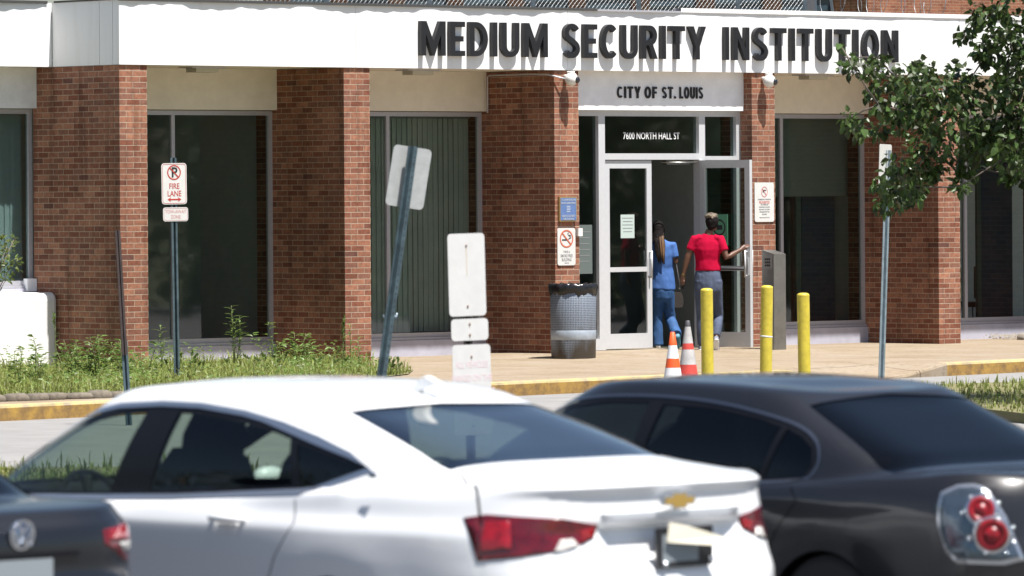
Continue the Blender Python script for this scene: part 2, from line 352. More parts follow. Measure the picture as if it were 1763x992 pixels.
def kerb(pts, flare0=False, flare1=False):
    fine = []
    for (a, va), (c, vc) in zip(pts, pts[1:]):
        k = max(1, int((c-a)/.35))
        fine += [(a+(c-a)*i/k, va+(vc-va)*i/k) for i in range(k)]
    fine.append(pts[-1]); m = len(fine); b = MB(); vs = []
    for i, (u, v) in enumerate(fine):
        h = 0.004
        h += walk_z(u, v+.14)
        j = rnd.uniform(-.006, .006)
        prof = [(0, -.30), (.0+j, h-.03), (.012, h-.008), (.03, h), (.15, h), (.15, -.25)]
        vs += [W(u, v+dv, z) for dv, z in prof]
    q = 6
    for i in range(m-1):
        for j in range(q-1): b.add([], [])
    o = len(b.v); b.v += [tuple(x) for x in vs]
    for i in range(m-1):
        for j in range(q-1):
            b.f.append((o+i*q+j, o+(i+1)*q+j, o+(i+1)*q+j+1, o+i*q+j+1)); b.m.append(2 if 1.75 < fine[i][0] < 3.9 else 0 if j < 1 else 1); b.sm.append(False)
    b.f.append(tuple(o+j for j in range(q))); b.m.append(0); b.sm.append(False)
    b.f.append(tuple(o+(m-1)*q+j for j in reversed(range(q)))); b.m.append(0); b.sm.append(False)
    return tag(b.build('kerb', [KERBY, KERBTOP, CONC]), kind='structure')
kerb(KERB+KERB2)

# grass: soil sheets and blades
def poly_in(x, y, P):
    c = False; n = len(P)
    for i in range(n):
        x0, y0 = P[i]; x1, y1 = P[i-1]
        if (y0 > y) != (y1 > y) and x < (x1-x0)*(y-y0)/(y1-y0)+x0: c = not c
    return c
def blades(name, P, zf, count, hmin, hmax, m, label, wid=.006, lean=.5):
    xs_ = [p[0] for p in P]; ys_ = [p[1] for p in P]; b = MB(); k = 0; V = []; F = []
    while k < count:
        x = rnd.uniform(min(xs_), max(xs_)); y = rnd.uniform(min(ys_), max(ys_))
        if not poly_in(x, y, P): continue
        k += 1
        d = .55+.45*math.sin(x*3.1+1.3*math.sin(y*2.7))*math.cos(y*2.3+x)
        h = rnd.uniform(hmin, hmax)*(d if rnd.random() < .8 else 1.3); a = rnd.uniform(0, 6.283); w = wid*rnd.uniform(.6, 1.5)
        l = h*rnd.uniform(.1, lean); z = zf(x, y)-.005; ca, sa = math.cos(a), math.sin(a); o = len(V)
        px, py = -sa*w, ca*w
        V += [(x-px, y-py, z), (x+px, y+py, z), (x+ca*l*.35+px*.8, y+sa*l*.35+py*.8, z+h*.6), (x+ca*l*.35-px*.8, y+sa*l*.35-py*.8, z+h*.6), (x+ca*l, y+sa*l, z+h*rnd.uniform(.8, 1))]
        F += [(o, o+1, o+2, o+3), (o+3, o+2, o+4)]
    b.v = V; b.f = F; b.m = [0]*len(F); b.sm = [False]*len(F)
    o = b.build(name, m); return tag(o, label, 'grass', kind='stuff')
bed = [W(-14,-7.75), W(-10.9,-7.45), W(-9.4,-7.5), W(-5.6,-6.35), W(-2.6,-4.3), W(-1.6,-3.2), W(-1.3,-1.9), W(-.6,-.9), W(.3,-.25), W(-.2,-.05), W(-.9,1.0), W(-3.3,1.05), W(-4,1.2), W(-14,1.3)]
bedp = [(p.x, p.y) for p in bed]
def bed_z(x, y): return .02+.03*math.sin(x*1.7)*math.sin(y*1.2)
b = MB(); b.add([(x, y, .012) for x, y in bedp], [tuple(range(len(bedp)))]); tag(b.build('garden_bed', SOIL), kind='structure')
blades('grass', [p for p in bedp], lambda x, y: .012, 46000, .03, .17, GRASSM, 'long unmown grass filling the bed in front of the brick piers', .006, 1.2)
isl_r = [(5.6,61.9), (4.75,61.4), (4.2,60.6), (4.0,58.6), (4.3,55), (5.5,50), (12,47), (16,60), (8,62)]
isl_l = [(-14,36), (-2.2,40), (-1.6,42), (-2.2,44.6), (-14,43.6)]
for nm, P, cnt, h0, h1, lb in (('grass_island', isl_r, 16000, .04, .10, 'mown grass island with a rounded end beyond the dark sedan'), ('grass_island', isl_l, 22000, .05, .13, 'long grass verge seen through the side glass of the white sedan')):
    b = MB(); b.add([(x, y, zlot(x, y)+.10) for x, y in P], [tuple(range(len(P)))]); b.add([(x, y, zlot(x, y)+.10) for x, y in P]+[(x, y, -.6) for x, y in P], [(i, (i+1) % len(P), (i+1) % len(P)+len(P), i+len(P)) for i in range(len(P))])
    tag(b.build('grass_bank', SOIL), kind='structure')
    blades('grass', P, lambda x, y: zlot(x, y)+.10, cnt, h0, h1, GRASSM, lb, .007)

# ------------------------------------------------------------------ the institution
M_, PW, HB, HT = 3.408, .406, 3.589, 4.352
bld = empty('institution_building', W(0, 0, 0), ALPHA, 'long red brick institution with white fascia, brick piers and glass entrance', 'building')
for k in range(-1, 5):
    b = MB(); u0 = k*M_; b.box((u0, 0, -.3), (u0+PW, .60 if k == 2 else 1.72, HB-.004))
    b.build('brick_pier', BRICK, bld, uv=True, uvoff=(-u0, 0))
# white fascia in panels, butted with fine open joints
joints = [-3.425, .17, 3.62, 7.10, 10.62, 14.2, 17.8]
for a, c in zip(joints, joints[1:]):
    b = MB(); b.box((a+.0025, -.022, HB), (c-.0025, .10, HT)); b.build('fascia_panel', WHITE, bld)
for a, c in ((.105, .36), (.366, 1.30)):
    b = MB(); b.box((-3.425, a, HB), (-3.30, c-.004, HT)); b.build('fascia_panel', WHITE, bld)
for a, c in ((-7.0, -3.43), (-10.6, -7.006), (-14.2, -10.606)):
    b = MB(); b.box((a, 1.302, HB), (c, 1.42, HT)); b.build('fascia_panel', WHITE, bld)
b = MB(); b.box((-3.29, .11, HB+.004), (17.8, 1.9, HB+.10)); b.box((-14.2, 1.43, HB+.006), (-3.3, 2.2, HB+.10)); b.build('soffit', CREAM, bld)
b = MB(); b.box((-3.28, .105, HT-.15), (17.8, 26, HT-.06)); b.box((-14.2, 1.43, HT-.15), (-3.29, 26, HT-.06)); b.build('roof', ROOFM, bld)
def coping(u0, u1, v, m, wav, h, axis='u'):
    b = MB(); n = int((u1-u0)/.06); vs = []; q = 5
    for i in range(n+1):
        u = u0+(u1-u0)*i/n
        w = (.022+.009*math.sin(u*2.9+.7)+.006*math.sin(u*6.1+2)+.004*math.sin(u*13)+.003*math.sin(u*29+1))*wav + .012*(1-wav)
        w = max(.008, w)
        for dv, z in ((-.024-w, HT-.012*wav), (-.024-w, HT+h), (.10, HT+h+.004), (.10, HT+.002), (-.02, HT+.002)):
            p = (u, v+dv, z) if axis == 'u' else (v+dv, u, z); vs.append(p)
    o = len(b.v); b.v += vs
    for i in range(n):
        for j in range(q): b.f.append((o+i*q+j, o+(i+1)*q+j, o+(i+1)*q+(j+1) % q, o+i*q+(j+1) % q)); b.m.append(0); b.sm.append(False)
    return b.build('coping', m, bld)
coping(-3.45, 4.1, 0, COPING, 1.0, .022); coping(4.1, 5.55, 0, ALU, 1.0, .012); coping(5.55, 17.8, 0, WHITE, .25, .05)
coping(-14.2, -3.5, 1.324, COPING, 1.0, .022); coping(.08, 1.25, -3.402, COPING, .2, .02, 'v')

def bay(u0, u1, v, zb, zt, mull, hz0, hv, blind=None, base_mat=None, header=CREAM, pane_gap=True):
    """header panel, aluminium window with panes, and the painted base under it"""
    b = MB(); b.box((u0+.004, hv, hz0), (u1-.004, hv+.4, HB+.002)); b.build('header_panel', header, bld)
    f = MB(); d = .06; fw = .055
    f.box((u0, v, zb), (u1, v+d, zb+fw)); f.box((u0, v, zt-fw), (u1, v+d, zt))
    xs_ = [u0]+list(mull)+[u1]
    f.box((u0, v+.001, zb+fw), (u0+fw, v+d, zt-fw)); f.box((u1-fw, v+.001, zb+fw), (u1, v+d, zt-fw))
    for m in mull: f.box((m-.026, v+.001, zb+fw), (m+.026, v+d, zt-fw))
    w = f.build('window', ALU, bld)
    lo = u0+fw
    for m in list(mull)+[u1-fw+.026]:
        p = MB(); p.box((lo+.002, v+.030, zb+fw+.002), (m-.028, v+.036, zt-fw-.002)); p.build('pane', GLASS, w); lo = m+.026
    s = MB(); s.box((u0, v-.03, zb-.035), (u1, v+.10, zb-.002)); s.build('sill', ALU, w)
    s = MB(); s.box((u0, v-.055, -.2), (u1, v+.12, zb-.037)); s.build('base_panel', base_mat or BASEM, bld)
piers = [k*M_ for k in range(-1, 5)]
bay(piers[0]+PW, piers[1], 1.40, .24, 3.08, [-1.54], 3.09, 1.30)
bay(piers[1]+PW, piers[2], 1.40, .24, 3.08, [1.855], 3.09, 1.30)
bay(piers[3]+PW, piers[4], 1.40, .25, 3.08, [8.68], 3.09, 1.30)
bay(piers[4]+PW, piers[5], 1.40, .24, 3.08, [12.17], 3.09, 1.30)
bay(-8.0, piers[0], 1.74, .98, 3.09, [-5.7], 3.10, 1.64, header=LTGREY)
b = MB()                                     # thick rounded white base under the left window
pr = [(1.24,-.2), (1.235,.80), (1.25,.855), (1.29,.885), (1.36,.895), (1.72,.90), (1.72,-.2)]
n = len(pr); vs = [(u, v, z) for u in (-8.0, -3.55, -3.47, -3.43, -3.416) for v, z in pr]
vs = [(u, v+(.02 if u > -3.44 and v < 1.3 else 0)+(.03 if u > -3.42 and v < 1.3 else 0), z) for u, v, z in vs]
b.add(vs, [(i*n+j, (i+1)*n+j, (i+1)*n+(j+1) % n, i*n+(j+1) % n) for i in range(4) for j in range(n)]); b.add(vs, [tuple(range(n)), tuple(4*n+j for j in reversed(range(n)))])
b.build('base_wall', WHITE, bld)
b = MB(); b.box((-3.55, 1.66, .91), (-3.412, 1.74, 1.06)); b.build('sill_block', LTGREY, bld)

# entrance bay -------------------------------------------------
b = MB(); b.box((piers[2]+PW+.003, .15, 3.095), (piers[3]-.003, .50, HB+.003)); b.build('header_panel', LTGREY, bld)
EV = .22; zf = .045
e0, e1 = piers[2]+PW, piers[3]
f = MB()
def fbox(a, c, z0, z1, v0=EV, v1=EV+.11): f.box((a, v0, z0), (c, v1, z1))
fbox(e0, e1, 3.02, 3.093); fbox(e0, e0+.05, zf, 3.02); fbox(e1-.075, e1, zf, 3.02)
fbox(4.345, 4.455, zf, 3.02); fbox(6.085, 6.19, zf, 3.02)
fbox(4.455, 6.085, 2.465, 2.545)
fbox(e0+.05, 4.345, zf, .19); fbox(6.19, e1-.075, zf, .19); fbox(6.19, e1-.075, 2.46, 2.51)
fr = f.build('entrance_frame', ALUW, bld)
def pane(a, c, z0, z1, par, m=GLASSD, v=EV+.055):
    p = MB(); p.box((a+.002, v, z0+.002), (c-.002, v+.006, z1-.002)); return p.build('pane', m, par)
pane(e0+.05, 4.345, .19, 3.02, fr); pane(4.455, 6.085, 2.545, 3.02, fr); pane(6.19, e1-.075, .19, 2.46, fr); pane(6.19, e1-.075, 2.51, 3.02, fr)
t = MB(); Mt = Matrix.Translation((5.30, EV+.050, 2.765)) @ Matrix.Rotation(R(90), 4, 'X')
t.text('7600 NORTH HALL ST', .125, Mt, 0, .001, .0, sx=.80); t.build('address_lettering', mat('white_vinyl', (.75, .76, .76), .5), fr)
def door_leaf(root_local, ang, name, w, hand, shade_label=None):
    """a glazed aluminium leaf; local x runs from the hinge, y is thickness"""
    d = MB(); th = .05; z0, z1 = zf+.012, 2.455; st = .085
    d.box((0, 0, z0), (st, th, z1)); d.box((w-st, 0, z0), (w, th, z1)); d.box((st, 0, z1-.10), (w-st, th, z1)); d.box((st, 0, z0), (w-st, th, z0+.19)); d.box((st, 0, 1.035), (w-st, th, 1.095))
    o = d.build('door', ALUW, bld); o.location = root_local; o.rotation_euler = (0, 0, ang)
    for a, c in ((z0+.19, 1.035), (1.095, z1-.10)):
        p = MB(); p.box((st+.002, th/2-.003, a+.002), (w-st-.002, th/2+.003, c-.002)); p.build('pane', GLASSD, o)
    h = MB(); hx = w-.045
    for s in (-1, 1):
        y0 = -.045 if s < 0 else th+.045
        h.tube([(hx, y0, .95), (hx, y0, 1.30)], .012, 8)
        for z in (.97, 1.28): h.tube([(hx, 0 if s < 0 else th, z), (hx, y0, z)], .010, 6)
    h.box((hx-.03, -.012, .98), (hx+.03, -.001, 1.2)); h.box((hx-.03, th+.001, .98), (hx+.03, th+.012, 1.2))
    h.build('handle', ALUW, o)
    pb = MB(); py = th+.05 if hand > 0 else -.05
    pb.tube([(st*.6, py, 1.06), (w-st*.6, py, 1.06)], .017, 8); pb.build('push_bar', DARKALU, o)
    return o
dl = door_leaf((4.462, EV+.02, 0), 0, 'door', .808, 1)
# right leaf is swung right out past square; its hinge is on the right mullion
dr = door_leaf((6.083, EV-.005, 0), R(-84), 'door', .85, -1)
b = MB(); b.tube([(5.45, EV+.10, 2.43), (5.75, EV-.10, 2.425), (6.02, EV-.03, 2.43)], .012, 6); b.box((5.60, EV+.09, 2.40), (6.0, EV+.17, 2.46)); b.build('door_closer', STEEL, bld)
# rooms behind the glass
b = MB()
b.box((-8, 5.2, -.1), (e0+.2, 5.3, 3.6)); b.box((e1-.2, 5.2, -.1), (17.8, 5.3, 3.6)); b.box((e0-.1, 3.4, -.1), (e1+.1, 3.5, 3.6))
b.box((e0-.2, 1.75, -.1), (e0-.1, 5.2, 3.55)); b.box((e1+.01, .605, -.1), (e1+.12, 5.2, 3.55)); b.box((.1, 1.75, -.1), (.2, 5.2, 3.55)); b.box((10.3, 1.75, -.1), (10.4, 5.2, 3.55))
b.box((-8, 1.9, 3.40), (17.8, 5.2, 3.48)); b.box((e0+.01, .36, 3.40), (e1-.01, 1.9, 3.48)); b.build('inner_wall', INTW, bld)
b = MB(); b.box((-8, 1.55, -.12), (17.8, 5.2, -.02)); b.box((e0-.0, .30, -.1), (e1+.0, 1.55, .035)); b.build('inner_floor', mat('inner_floor', (.12, .11, .10), .5), bld)
b = MB(); b.box((5.66, 3.36, 1.30), (6.30, 3.398, 2.45)); b.build('notice_board', INTD, bld)
b = MB(); b.box((6.45, 3.34, 0), (6.52, 3.398, 3.3)); b.box((5.05, 3.34, 0), (5.10, 3.398, 3.3)); b.build('inner_door_frame', ALU, bld)

# things on and behind the glass
def thing_mb(mb, name, mats, label, cat, loc=(0,0,0), rz=0, group=None, uv=False):
    o = mb.build(name, mats, None, uv); o.location = loc; o.rotation_euler = (0, 0, rz); return tag(o, label, cat, group)
def blinds(u0, u1, v, z0, z1, label, m, pitch=.085, ang=9, slant=0.0):
    root = empty('vertical_blinds', W(u0, v, 0), ALPHA, label, 'blinds')
    b = MB(); u = .02; k = 0
    while u < u1-u0:
        a = R(ang + rnd.uniform(-4, 4)+(25 if rnd.random() < .04 else 0)); dx, dy = math.cos(a)*.048, math.sin(a)*.048
        b.add([(u-dx, -dy, z0), (u+dx, dy, z0), (u+dx, dy, z1), (u-dx, -dy, z1)], [(0, 1, 2, 3)]); u += pitch
    b.build('slats', m, root)
    h = MB(); h.box((-.03, -.03, z1), (u1-u0+.03, .03, z1+.05)); h.build('headrail', ALU, root)
blinds(.45, 3.38, 1.66, .30, 3.0, 'green tinted vertical blinds behind the window left of the trash can', BLIND)
blinds(-7.9, -3.45, 1.95, 1.0, 3.02, 'vertical blinds behind the far left window above the white base', mat('blind_blue', (.50, .57, .62), .9))
blinds(8.3, 10.9, 1.80, 1.98, 3.04, 'half drawn shade in the window right of the steel pedestal', mat('shade_fabric', (.30, .31, .29), .9), .08, 2)
b = MB(); b.box((0, 0, 0), (.09, .04, 2.0)); thing_mb(b, 'curtain', mat('teal_curtain', (.10, .16, .15), .9), 'pale green vertical strip inside window right of entrance', 'curtain', W(9.42, 1.9, .1), ALPHA)
b = MB(); b.box((0, 0, 0), (.62, .03, 2.0)); thing_mb(b, 'curtain', mat('blue_curtain', (.03, .07, .11), .9), 'dark blue curtain panel inside window right of entrance', 'curtain', W(9.54, 1.92, .1), ALPHA)
b = MB(); b.box((0, 0, 0), (.08, .04, 2.9)); thing_mb(b, 'curtain', mat('teal_curtain2', (.07, .12, .11), .9), 'pale strip inside the window at the right edge of the photo', 'curtain', W(12.9, 1.9, .1), ALPHA)
b = MB(); b.box((0, 0, 0), (.62, .03, 2.9)); thing_mb(b, 'curtain', mat('blue_curtain2', (.03, .06, .10), .9), 'dark blue curtain inside the window at the right edge of the photo', 'curtain', W(13.0, 1.92, .1), ALPHA)
# chairs behind the right-hand window
def office_chair(u, v, rz, label):
    root = empty('office_chair', W(u, v, -.02), ALPHA+rz, label, 'chair', 'chairs inside the right window')
    b = MB(); b.box((-.24, -.22, .43), (.24, .24, .50)); b.build('seat', INTD, root)
    b = MB(); b.box((-.22, .21, .55), (.22, .26, 1.0)); b.box((-.05, .235, .45), (.05, .255, .56)); b.build('backrest', mat('chair_grey', (.10, .10, .10), .8), root)
    for sx in (-1, 1):
        for sy in (-1, 1):
            b = MB(); b.tube([(sx*.2, sy*.18, .43), (sx*.22, sy*.21, 0)], .013, 6); b.build('leg', STEEL, root)
office_chair(12.75, 2.5, R(160), 'grey chair nearest the frame inside the right edge window'); office_chair(13.5, 2.7, R(200), 'grey chair further right inside the right edge window')

Mz = Matrix.Rotation(R(90), 4, 'X')
def notice(u, v, z, w, h, label, m=PAPER, lines=5, tilt=0.0, lm=GREYTXT, rz=ALPHA):
    b = MB(); b.box((-w/2, 0, -h/2), (w/2, .004, h/2))
    for i in range(lines):
        zz = h*.36-i*h*.72/max(1, lines); ww = w*(.62+.2*rnd.random())/2
        b.box((-ww, -.0015, zz-.006), (ww, -.0005, zz+.002), 1)
    return thing_mb(b, 'paper_notice', [m, lm], label, 'notice', W(u, v, z), rz)
notice(4.86, EV+.030, 1.615, .235, .30, 'pale green paper notice taped inside the closed left door')
notice(4.12, EV+.048, 1.33, .30, .62, 'dim paper poster inside the side glass beside the smoke free sign', mat('dim_paper', (.10, .125, .12), .8), 6)
notice(5.55, 3.395, 1.35, .30, .36, 'white paper on the inner wall beside the board', PAPER, 4)
notice(5.95, 3.33, 1.05, .40, .30, 'wide paper pinned low on the dark inner board', PAPER, 3)
pg = MB(); pg.box((-.14, 0, -.20), (.14, .004, .20)); pg.curve([[(.105*math.cos(i*.2618), .105*math.sin(i*.2618)) for i in range(24)], [(.085*math.cos(i*.2618), .085*math.sin(i*.2618)) for i in range(24)]], .002, Matrix.Translation((0, -.003, .03)) @ Mz, 1); pg.box((-.05, -.003, 0), (.05, -.001, .06), 1)
q = W(6.083+.09*.45, EV-.55, 1.60)
thing_mb(pg, 'green_poster', [PAPERG, SIGNBLK], 'green poster with a black ring stuck on the open door glass', 'poster', W(6.06, EV-.40, 1.56), ALPHA-R(84))
b = MB(); b.box((-.5, -.25, 0), (.5, .25, .74)); b.box((-.54, -.29, .742), (.54, .29, .78)); b.box((-.42, -.262, .1), (.42, -.2505, .66), 0)
thing_mb(b, 'desk', INTD, 'dark desk in the lobby seen between the two women', 'desk', W(5.75, 2.6, .0), ALPHA)

# ------------------------------------------------------------------ raised lettering
def arc(cx, cy, rx, ry, a0, a1, n=12): return [(cx+rx*math.cos(R(a0+(a1-a0)*i/n)), cy+ry*math.sin(R(a0+(a1-a0)*i/n))) for i in range(n+1)]
ST = .155
def ribbon(c, w=ST):
    l, r = [], []
    for i, p in enumerate(c):
        a = Vector(c[max(i-1, 0)]); d = Vector(c[min(i+1, len(c)-1)]); t = (d-a).normalized(); nn = Vector((-t.y, t.x))*w/2; q = Vector(p)
        l.append(tuple(q+nn)); r.append(tuple(q-nn))
    return [l + r[::-1]]
def glyph(ch):
    s = ST; h = s/2
    if ch == 'I': return s, [[(0,0),(s,0),(s,1),(0,1)]]
    if ch == 'M': w = .80; return w, [[(0,0),(s,0),(s,.62),(w/2-.03,.0),(w/2+.03,.0),(w-s,.62),(w-s,0),(w,0),(w,1),(w-s-.02,1),(w/2,.42),(s+.02,1),(0,1)]]
    if ch == 'N': w = .62; return w, [[(0,0),(s,0),(s,.66),(w-s,0),(w,0),(w,1),(w-s,1),(w-s,.36),(s,1),(0,1)]]
    if ch == 'E': w = .48; return w, [[(0,0),(w,0),(w,s),(s,s),(s,.5-h),(w-.05,.5-h),(w-.05,.5+h),(s,.5+h),(s,1-s),(w,1-s),(w,1),(0,1)]]
    if ch == 'F': w = .46; return w, [[(0,0),(s,0),(s,.5-h),(w-.04,.5-h),(w-.04,.5+h),(s,.5+h),(s,1-s),(w,1-s),(w,1),(0,1)]]
    if ch == 'L': w = .44; return w, [[(0,0),(w,0),(w,s),(s,s),(s,1),(0,1)]]
    if ch == 'T': w = .56; return w, [[(w/2-h,0),(w/2+h,0),(w/2+h,1-s),(w,1-s),(w,1),(0,1),(0,1-s),(w/2-h,1-s)]]
    if ch == 'Y': w = .64; return w, [[(w/2-h,0),(w/2+h,0),(w/2+h,.42),(w,1),(w-s-.02,1),(w/2,.58),(s+.02,1),(0,1),(w/2-h,.42)]]
    if ch == 'D': w = .60; return w, [[(0,0)]+arc(.22,.5,w-.22,.5,-90,90,14)+[(0,1)], [(s,1-s)]+arc(.22,.5,w-.22-s,.5-s,90,-90,14)+[(s,s)]]
    if ch == 'U': w = .58; return w, [[(0,1)]+arc(w/2,.30,w/2,.31,180,360,14)+[(w,1),(w-s,1)]+arc(w/2,.30,w/2-s,.31-s,360,180,14)+[(s,1)]]
    if ch == 'O': w = .66; return w, [arc(w/2,.5,w/2,.515,0,345,23), arc(w/2,.5,w/2-s,.515-s,0,345,23)]
    if ch == 'C': w = .60; return w, ribbon(arc(.32,.5,.32-h,.51-h,48,312,22))
    if ch == 'S':
        w = .56; c = arc(w/2,.735,w/2-h,.275-h,25,250,14)[:-1]+[(w/2,.51)]+arc(w/2,.262,w/2-h,.275-h,70,-155,14)[1:]
        return w, ribbon(c)
    if ch == 'R': w = .58; return w, [[(0,0),(s,0),(s,.40),(.25,.40),(w-s-.02,0),(w,0),(.40,.43)]+arc(.30,.70,w-.30-.02,.30,-60,90,10)+[(0,1)], [(s,1-s),(.28,1-s)]+arc(.28,.70,w-.28-s-.02,.30-s,80,-80,8)+[(s,.70-.30+s)]]
    if ch == '.': return s, [[(0,0),(s,0),(s,s),(0,s)]]
    return .3, []
def word(txt, u0, u1, z0, hgt, depth, v, root, gap=.13, fat=1.0):
    gl = [glyph(c) for c in txt]; tot = sum(g[0] for g in gl)+gap*(len(gl)-1); k = (u1-u0)/tot; x = 0
    for g in gl:
        if g[1]:
            b = MB(); M = Matrix.Translation((u0+x*k, v, z0)) @ Mz @ Matrix.Diagonal((k, hgt, 1, 1)); b.curve(g[1], depth, M); b.build('letter', BLACKLET, root)
        x += g[0]+gap
sg = empty('building_sign', W(0, 0, 0), ALPHA, 'large raised black letters MEDIUM SECURITY INSTITUTION on white fascia', 'sign lettering')
word('MEDIUM', 1.165, 3.236, 3.745, .425, .062, -.055, sg, gap=.16); word('SECURITY', 3.515, 5.94, 3.745, .425, .062, -.055, sg, gap=.16); word('INSTITUTION', 6.275, 9.414, 3.745, .425, .062, -.055, sg, gap=.19)
ST = .19
sg = empty('entrance_sign', W(0, 0, 0), ALPHA, 'small black letters CITY OF ST. LOUIS above the entrance doors', 'sign lettering')
for tx, a, c in (('CITY', 4.595, 5.00), ('OF', 5.07, 5.28), ('ST.', 5.37, 5.61), ('LOUIS', 5.675, 6.085)): word(tx, a, c, 3.248, .148, .016, .140, sg, gap=.16)

# ------------------------------------------------------------------ things fixed to the building
def rrect(w, h, r, n=4): return arc(w/2-r, h/2-r, r, r, 0, 90, n)+arc(-w/2+r, h/2-r, r, r, 90, 180, n)+arc(-w/2+r, -h/2+r, r, r, 180, 270, n)+arc(w/2-r, -h/2+r, r, r, 270, 360, n)
def ringc(r, t, n=28, ry=1.0): return [[(r*math.cos(6.2832*i/n), ry*r*math.sin(6.2832*i/n)) for i in range(n)], [((r-t)*math.cos(6.2832*i/n), (ry*r-t)*math.sin(6.2832*i/n)) for i in range(n)]]
def bar2(a, c, w): 
    a, c = Vector(a), Vector(c); t = (c-a).normalized(); nn = Vector((-t.y, t.x))*w/2; return [tuple(a+nn), tuple(a-nn), tuple(c-nn), tuple(c+nn)]
def F(x, z, y=-.004): return Matrix.Translation((x, y, z)) @ Mz
def dome_camera(u, z, label, side):
    root = empty('security_camera', W(u, -.028, z), ALPHA, label, 'security camera', 'dome cameras under the fascia')
    b = MB(); b.ball((0, -.10, 0), (.083, .083, .088), 18); b.build('housing', CREAMCAM, root)
    b = MB(); b.ball((.035*1, -.165, -.012), (.042, .038, .045), 14); b.build('lens_dome', SMOKE, root)
    b = MB(); b.tube([(0, .03, .03), (0, -.06, .03)], .032, 10); b.tube([(0, -.09, .07), (0, -.09, .10)], .05, 12); b.build('bracket', CREAMCAM, root)
dome_camera(3.585, 3.475, 'white dome camera with a cable over the smoke free sign', 1)
dome_camera(7.01, 3.478, 'white dome camera over the prohibited items sign', -1)
b = MB(); b.tube([(-.06, .0, 0), (-.20, -.02, .012), (-.30, .03, .04), (-.33, .15, .065), (-.335, .5, .075), (-.335, 1.25, .075), (-.34, 1.285, .06), (-.34, 1.29, -.40)], .011, 6)
thing_mb(b, 'conduit', ALU, 'grey cable conduit running along the brick pier to the left dome camera', 'conduit', W(3.70, -.06, 3.47), ALPHA)
for u, lb in ((-1.69, 'flush soffit light above the window behind the fire lane sign'), (1.70, 'flush soffit light above the window with vertical blinds'), (8.52, 'flush soffit light right of the entrance')):
    root = empty('soffit_light', W(u, .62, HB), ALPHA, lb, 'light fixture', 'soffit lights under the overhang')
    b = MB(); b.box((-.26, -.13, -.014), (.26, .13, .003)); b.build('trim_plate', ALU, root)
    b = MB(); b.box((-.17, -.10, -.065), (.17, .10, -.0145)); b.build('lens', mat('fixture_lens', (.50, .48, .40), .5), root)
# plaque
root = empty('wall_plaque', W(3.60, -.006, 1.842), ALPHA, 'faded blue plaque above the no smoking sign on the brick pier', 'plaque')
b = MB(); b.box((-.145, -.03, -.155), (.145, .005, .155)); b.build('plate', BRASS, root)
b = MB(); b.box((-.130, -.033, -.14), (.130, -.0305, .14)); b.build('face', PLAQUE, root)
b = MB()
for tx, z, s in (('ST. LOUIS METROPOLITAN', .115, .032), ('POLICE DEPARTMENT', .075, .032), ('NORTH DISTRICT', -.088, .036), ('SUB STATION', -.125, .036)): b.text(tx, s, F(0, z, -.035), 0, .0005, .0006, sx=.62 if len(tx) > 20 else .78)
for i in range(4): b.box((-.03, -.0345, .035-.022*i-.005), (.03, -.0338, .035-.022*i+.005))
b.build('lettering', PLAQUET, root)
# smoke free sign
root = empty('no_smoking_sign', W(3.585, -.010, 1.37), ALPHA, 'white smoke free building sign with red barred cigarette on brick pier', 'sign')
b = MB(); b.curve([rrect(.30, .47, .03)], .008, F(0, 0, 0)); b.build('panel', SIGNW, root)
b = MB(); b.curve(ringc(.112, .017), .002, F(0, .10, -.006)); b.curve([bar2((-.075, .075), (.075, -.075), .016)], .002, F(0, .10, -.0075)); b.build('prohibition_ring', SIGNORG, root)
b = MB(); b.box((-.075, -.0070, .078), (.03, -.0052, .094)); b.tube([(.035, -.006, .10), (.06, -.006, .112), (.055, -.006, .135), (.03, -.006, .145), (.02, -.006, .165), (.035, -.006, .175)], .004, 5); b.tube([(.045, -.006, .10), (.075, -.006, .112), (.07, -.006, .14), (.05, -.006, .15)], .003, 5); b.build('cigarette', SIGNBLK, root)
b = MB()
for tx, z, s in (('THIS IS A', -.065, .040), ('SMOKE FREE', -.115, .052), ('BUILDING', -.165, .052), ('THANK YOU', -.205, .018)): b.text(tx, s, F(0, z, -.0055), 0, .0005, .0004, sx=.70)
b.build('lettering', GREYTXT, root)
b = MB(); b.box((-.035, -.05, -.05), (.035, .0, .05)); thing_mb(b, 'call_button_box', CREAMCAM, 'small cream box beside the no smoking sign at the pier edge', 'call box', W(3.79, -.002, 1.55), ALPHA)
# prohibited sign
root = empty('prohibited_items_sign', W(7.015, -.010, 1.91), ALPHA, 'white prohibited items sign on the narrow pier beside open door', 'sign')
b = MB(); b.curve([rrect(.345, .51, .03)], .008, F(0, 0, 0)); b.build('panel', SIGNW, root)
b = MB(); b.curve(ringc(.056, .006, ry=1.2), .002, F(0, .135, -.006)); b.text('PROHIBITED', .048, F(0, -.005, -.0055), 0, .0005, .0005, sx=.72); b.curve([bar2((-.035, .04), (.035, -.045), .006)], .002, F(0, .135, -.0072)); b.build('red_print', mat('pale_red_print', (.55, .16, .14), .5), root)
b = MB(); b.box((-.03, -.0068, .148), (.028, -.0052, .160)); b.box((-.03, -.0068, .125), (-.016, -.0052, .1478))
b.build('weapon_mark', SIGNBLK, root)
b = MB()
for i, tx in enumerate(('POSSESSION OF WEAPONS', '', 'AN OFFENSE OF', 'WEAPONS IS A FELONY', 'UNLAWFUL TO CARRY', 'FIREARMS INTO THIS', 'BUILDING')):
    if tx: b.text(tx, .024, F(0, .035-.031*i-(.006 if i > 1 else 0), -.0055), 0, .0004, .0003, sx=.78)
b.text('MISSOURI REVISED STATUTES', .017, F(0, -.20, -.0055), 0, .0004, .0002, sx=.8); b.build('lettering', GREYTXT, root)

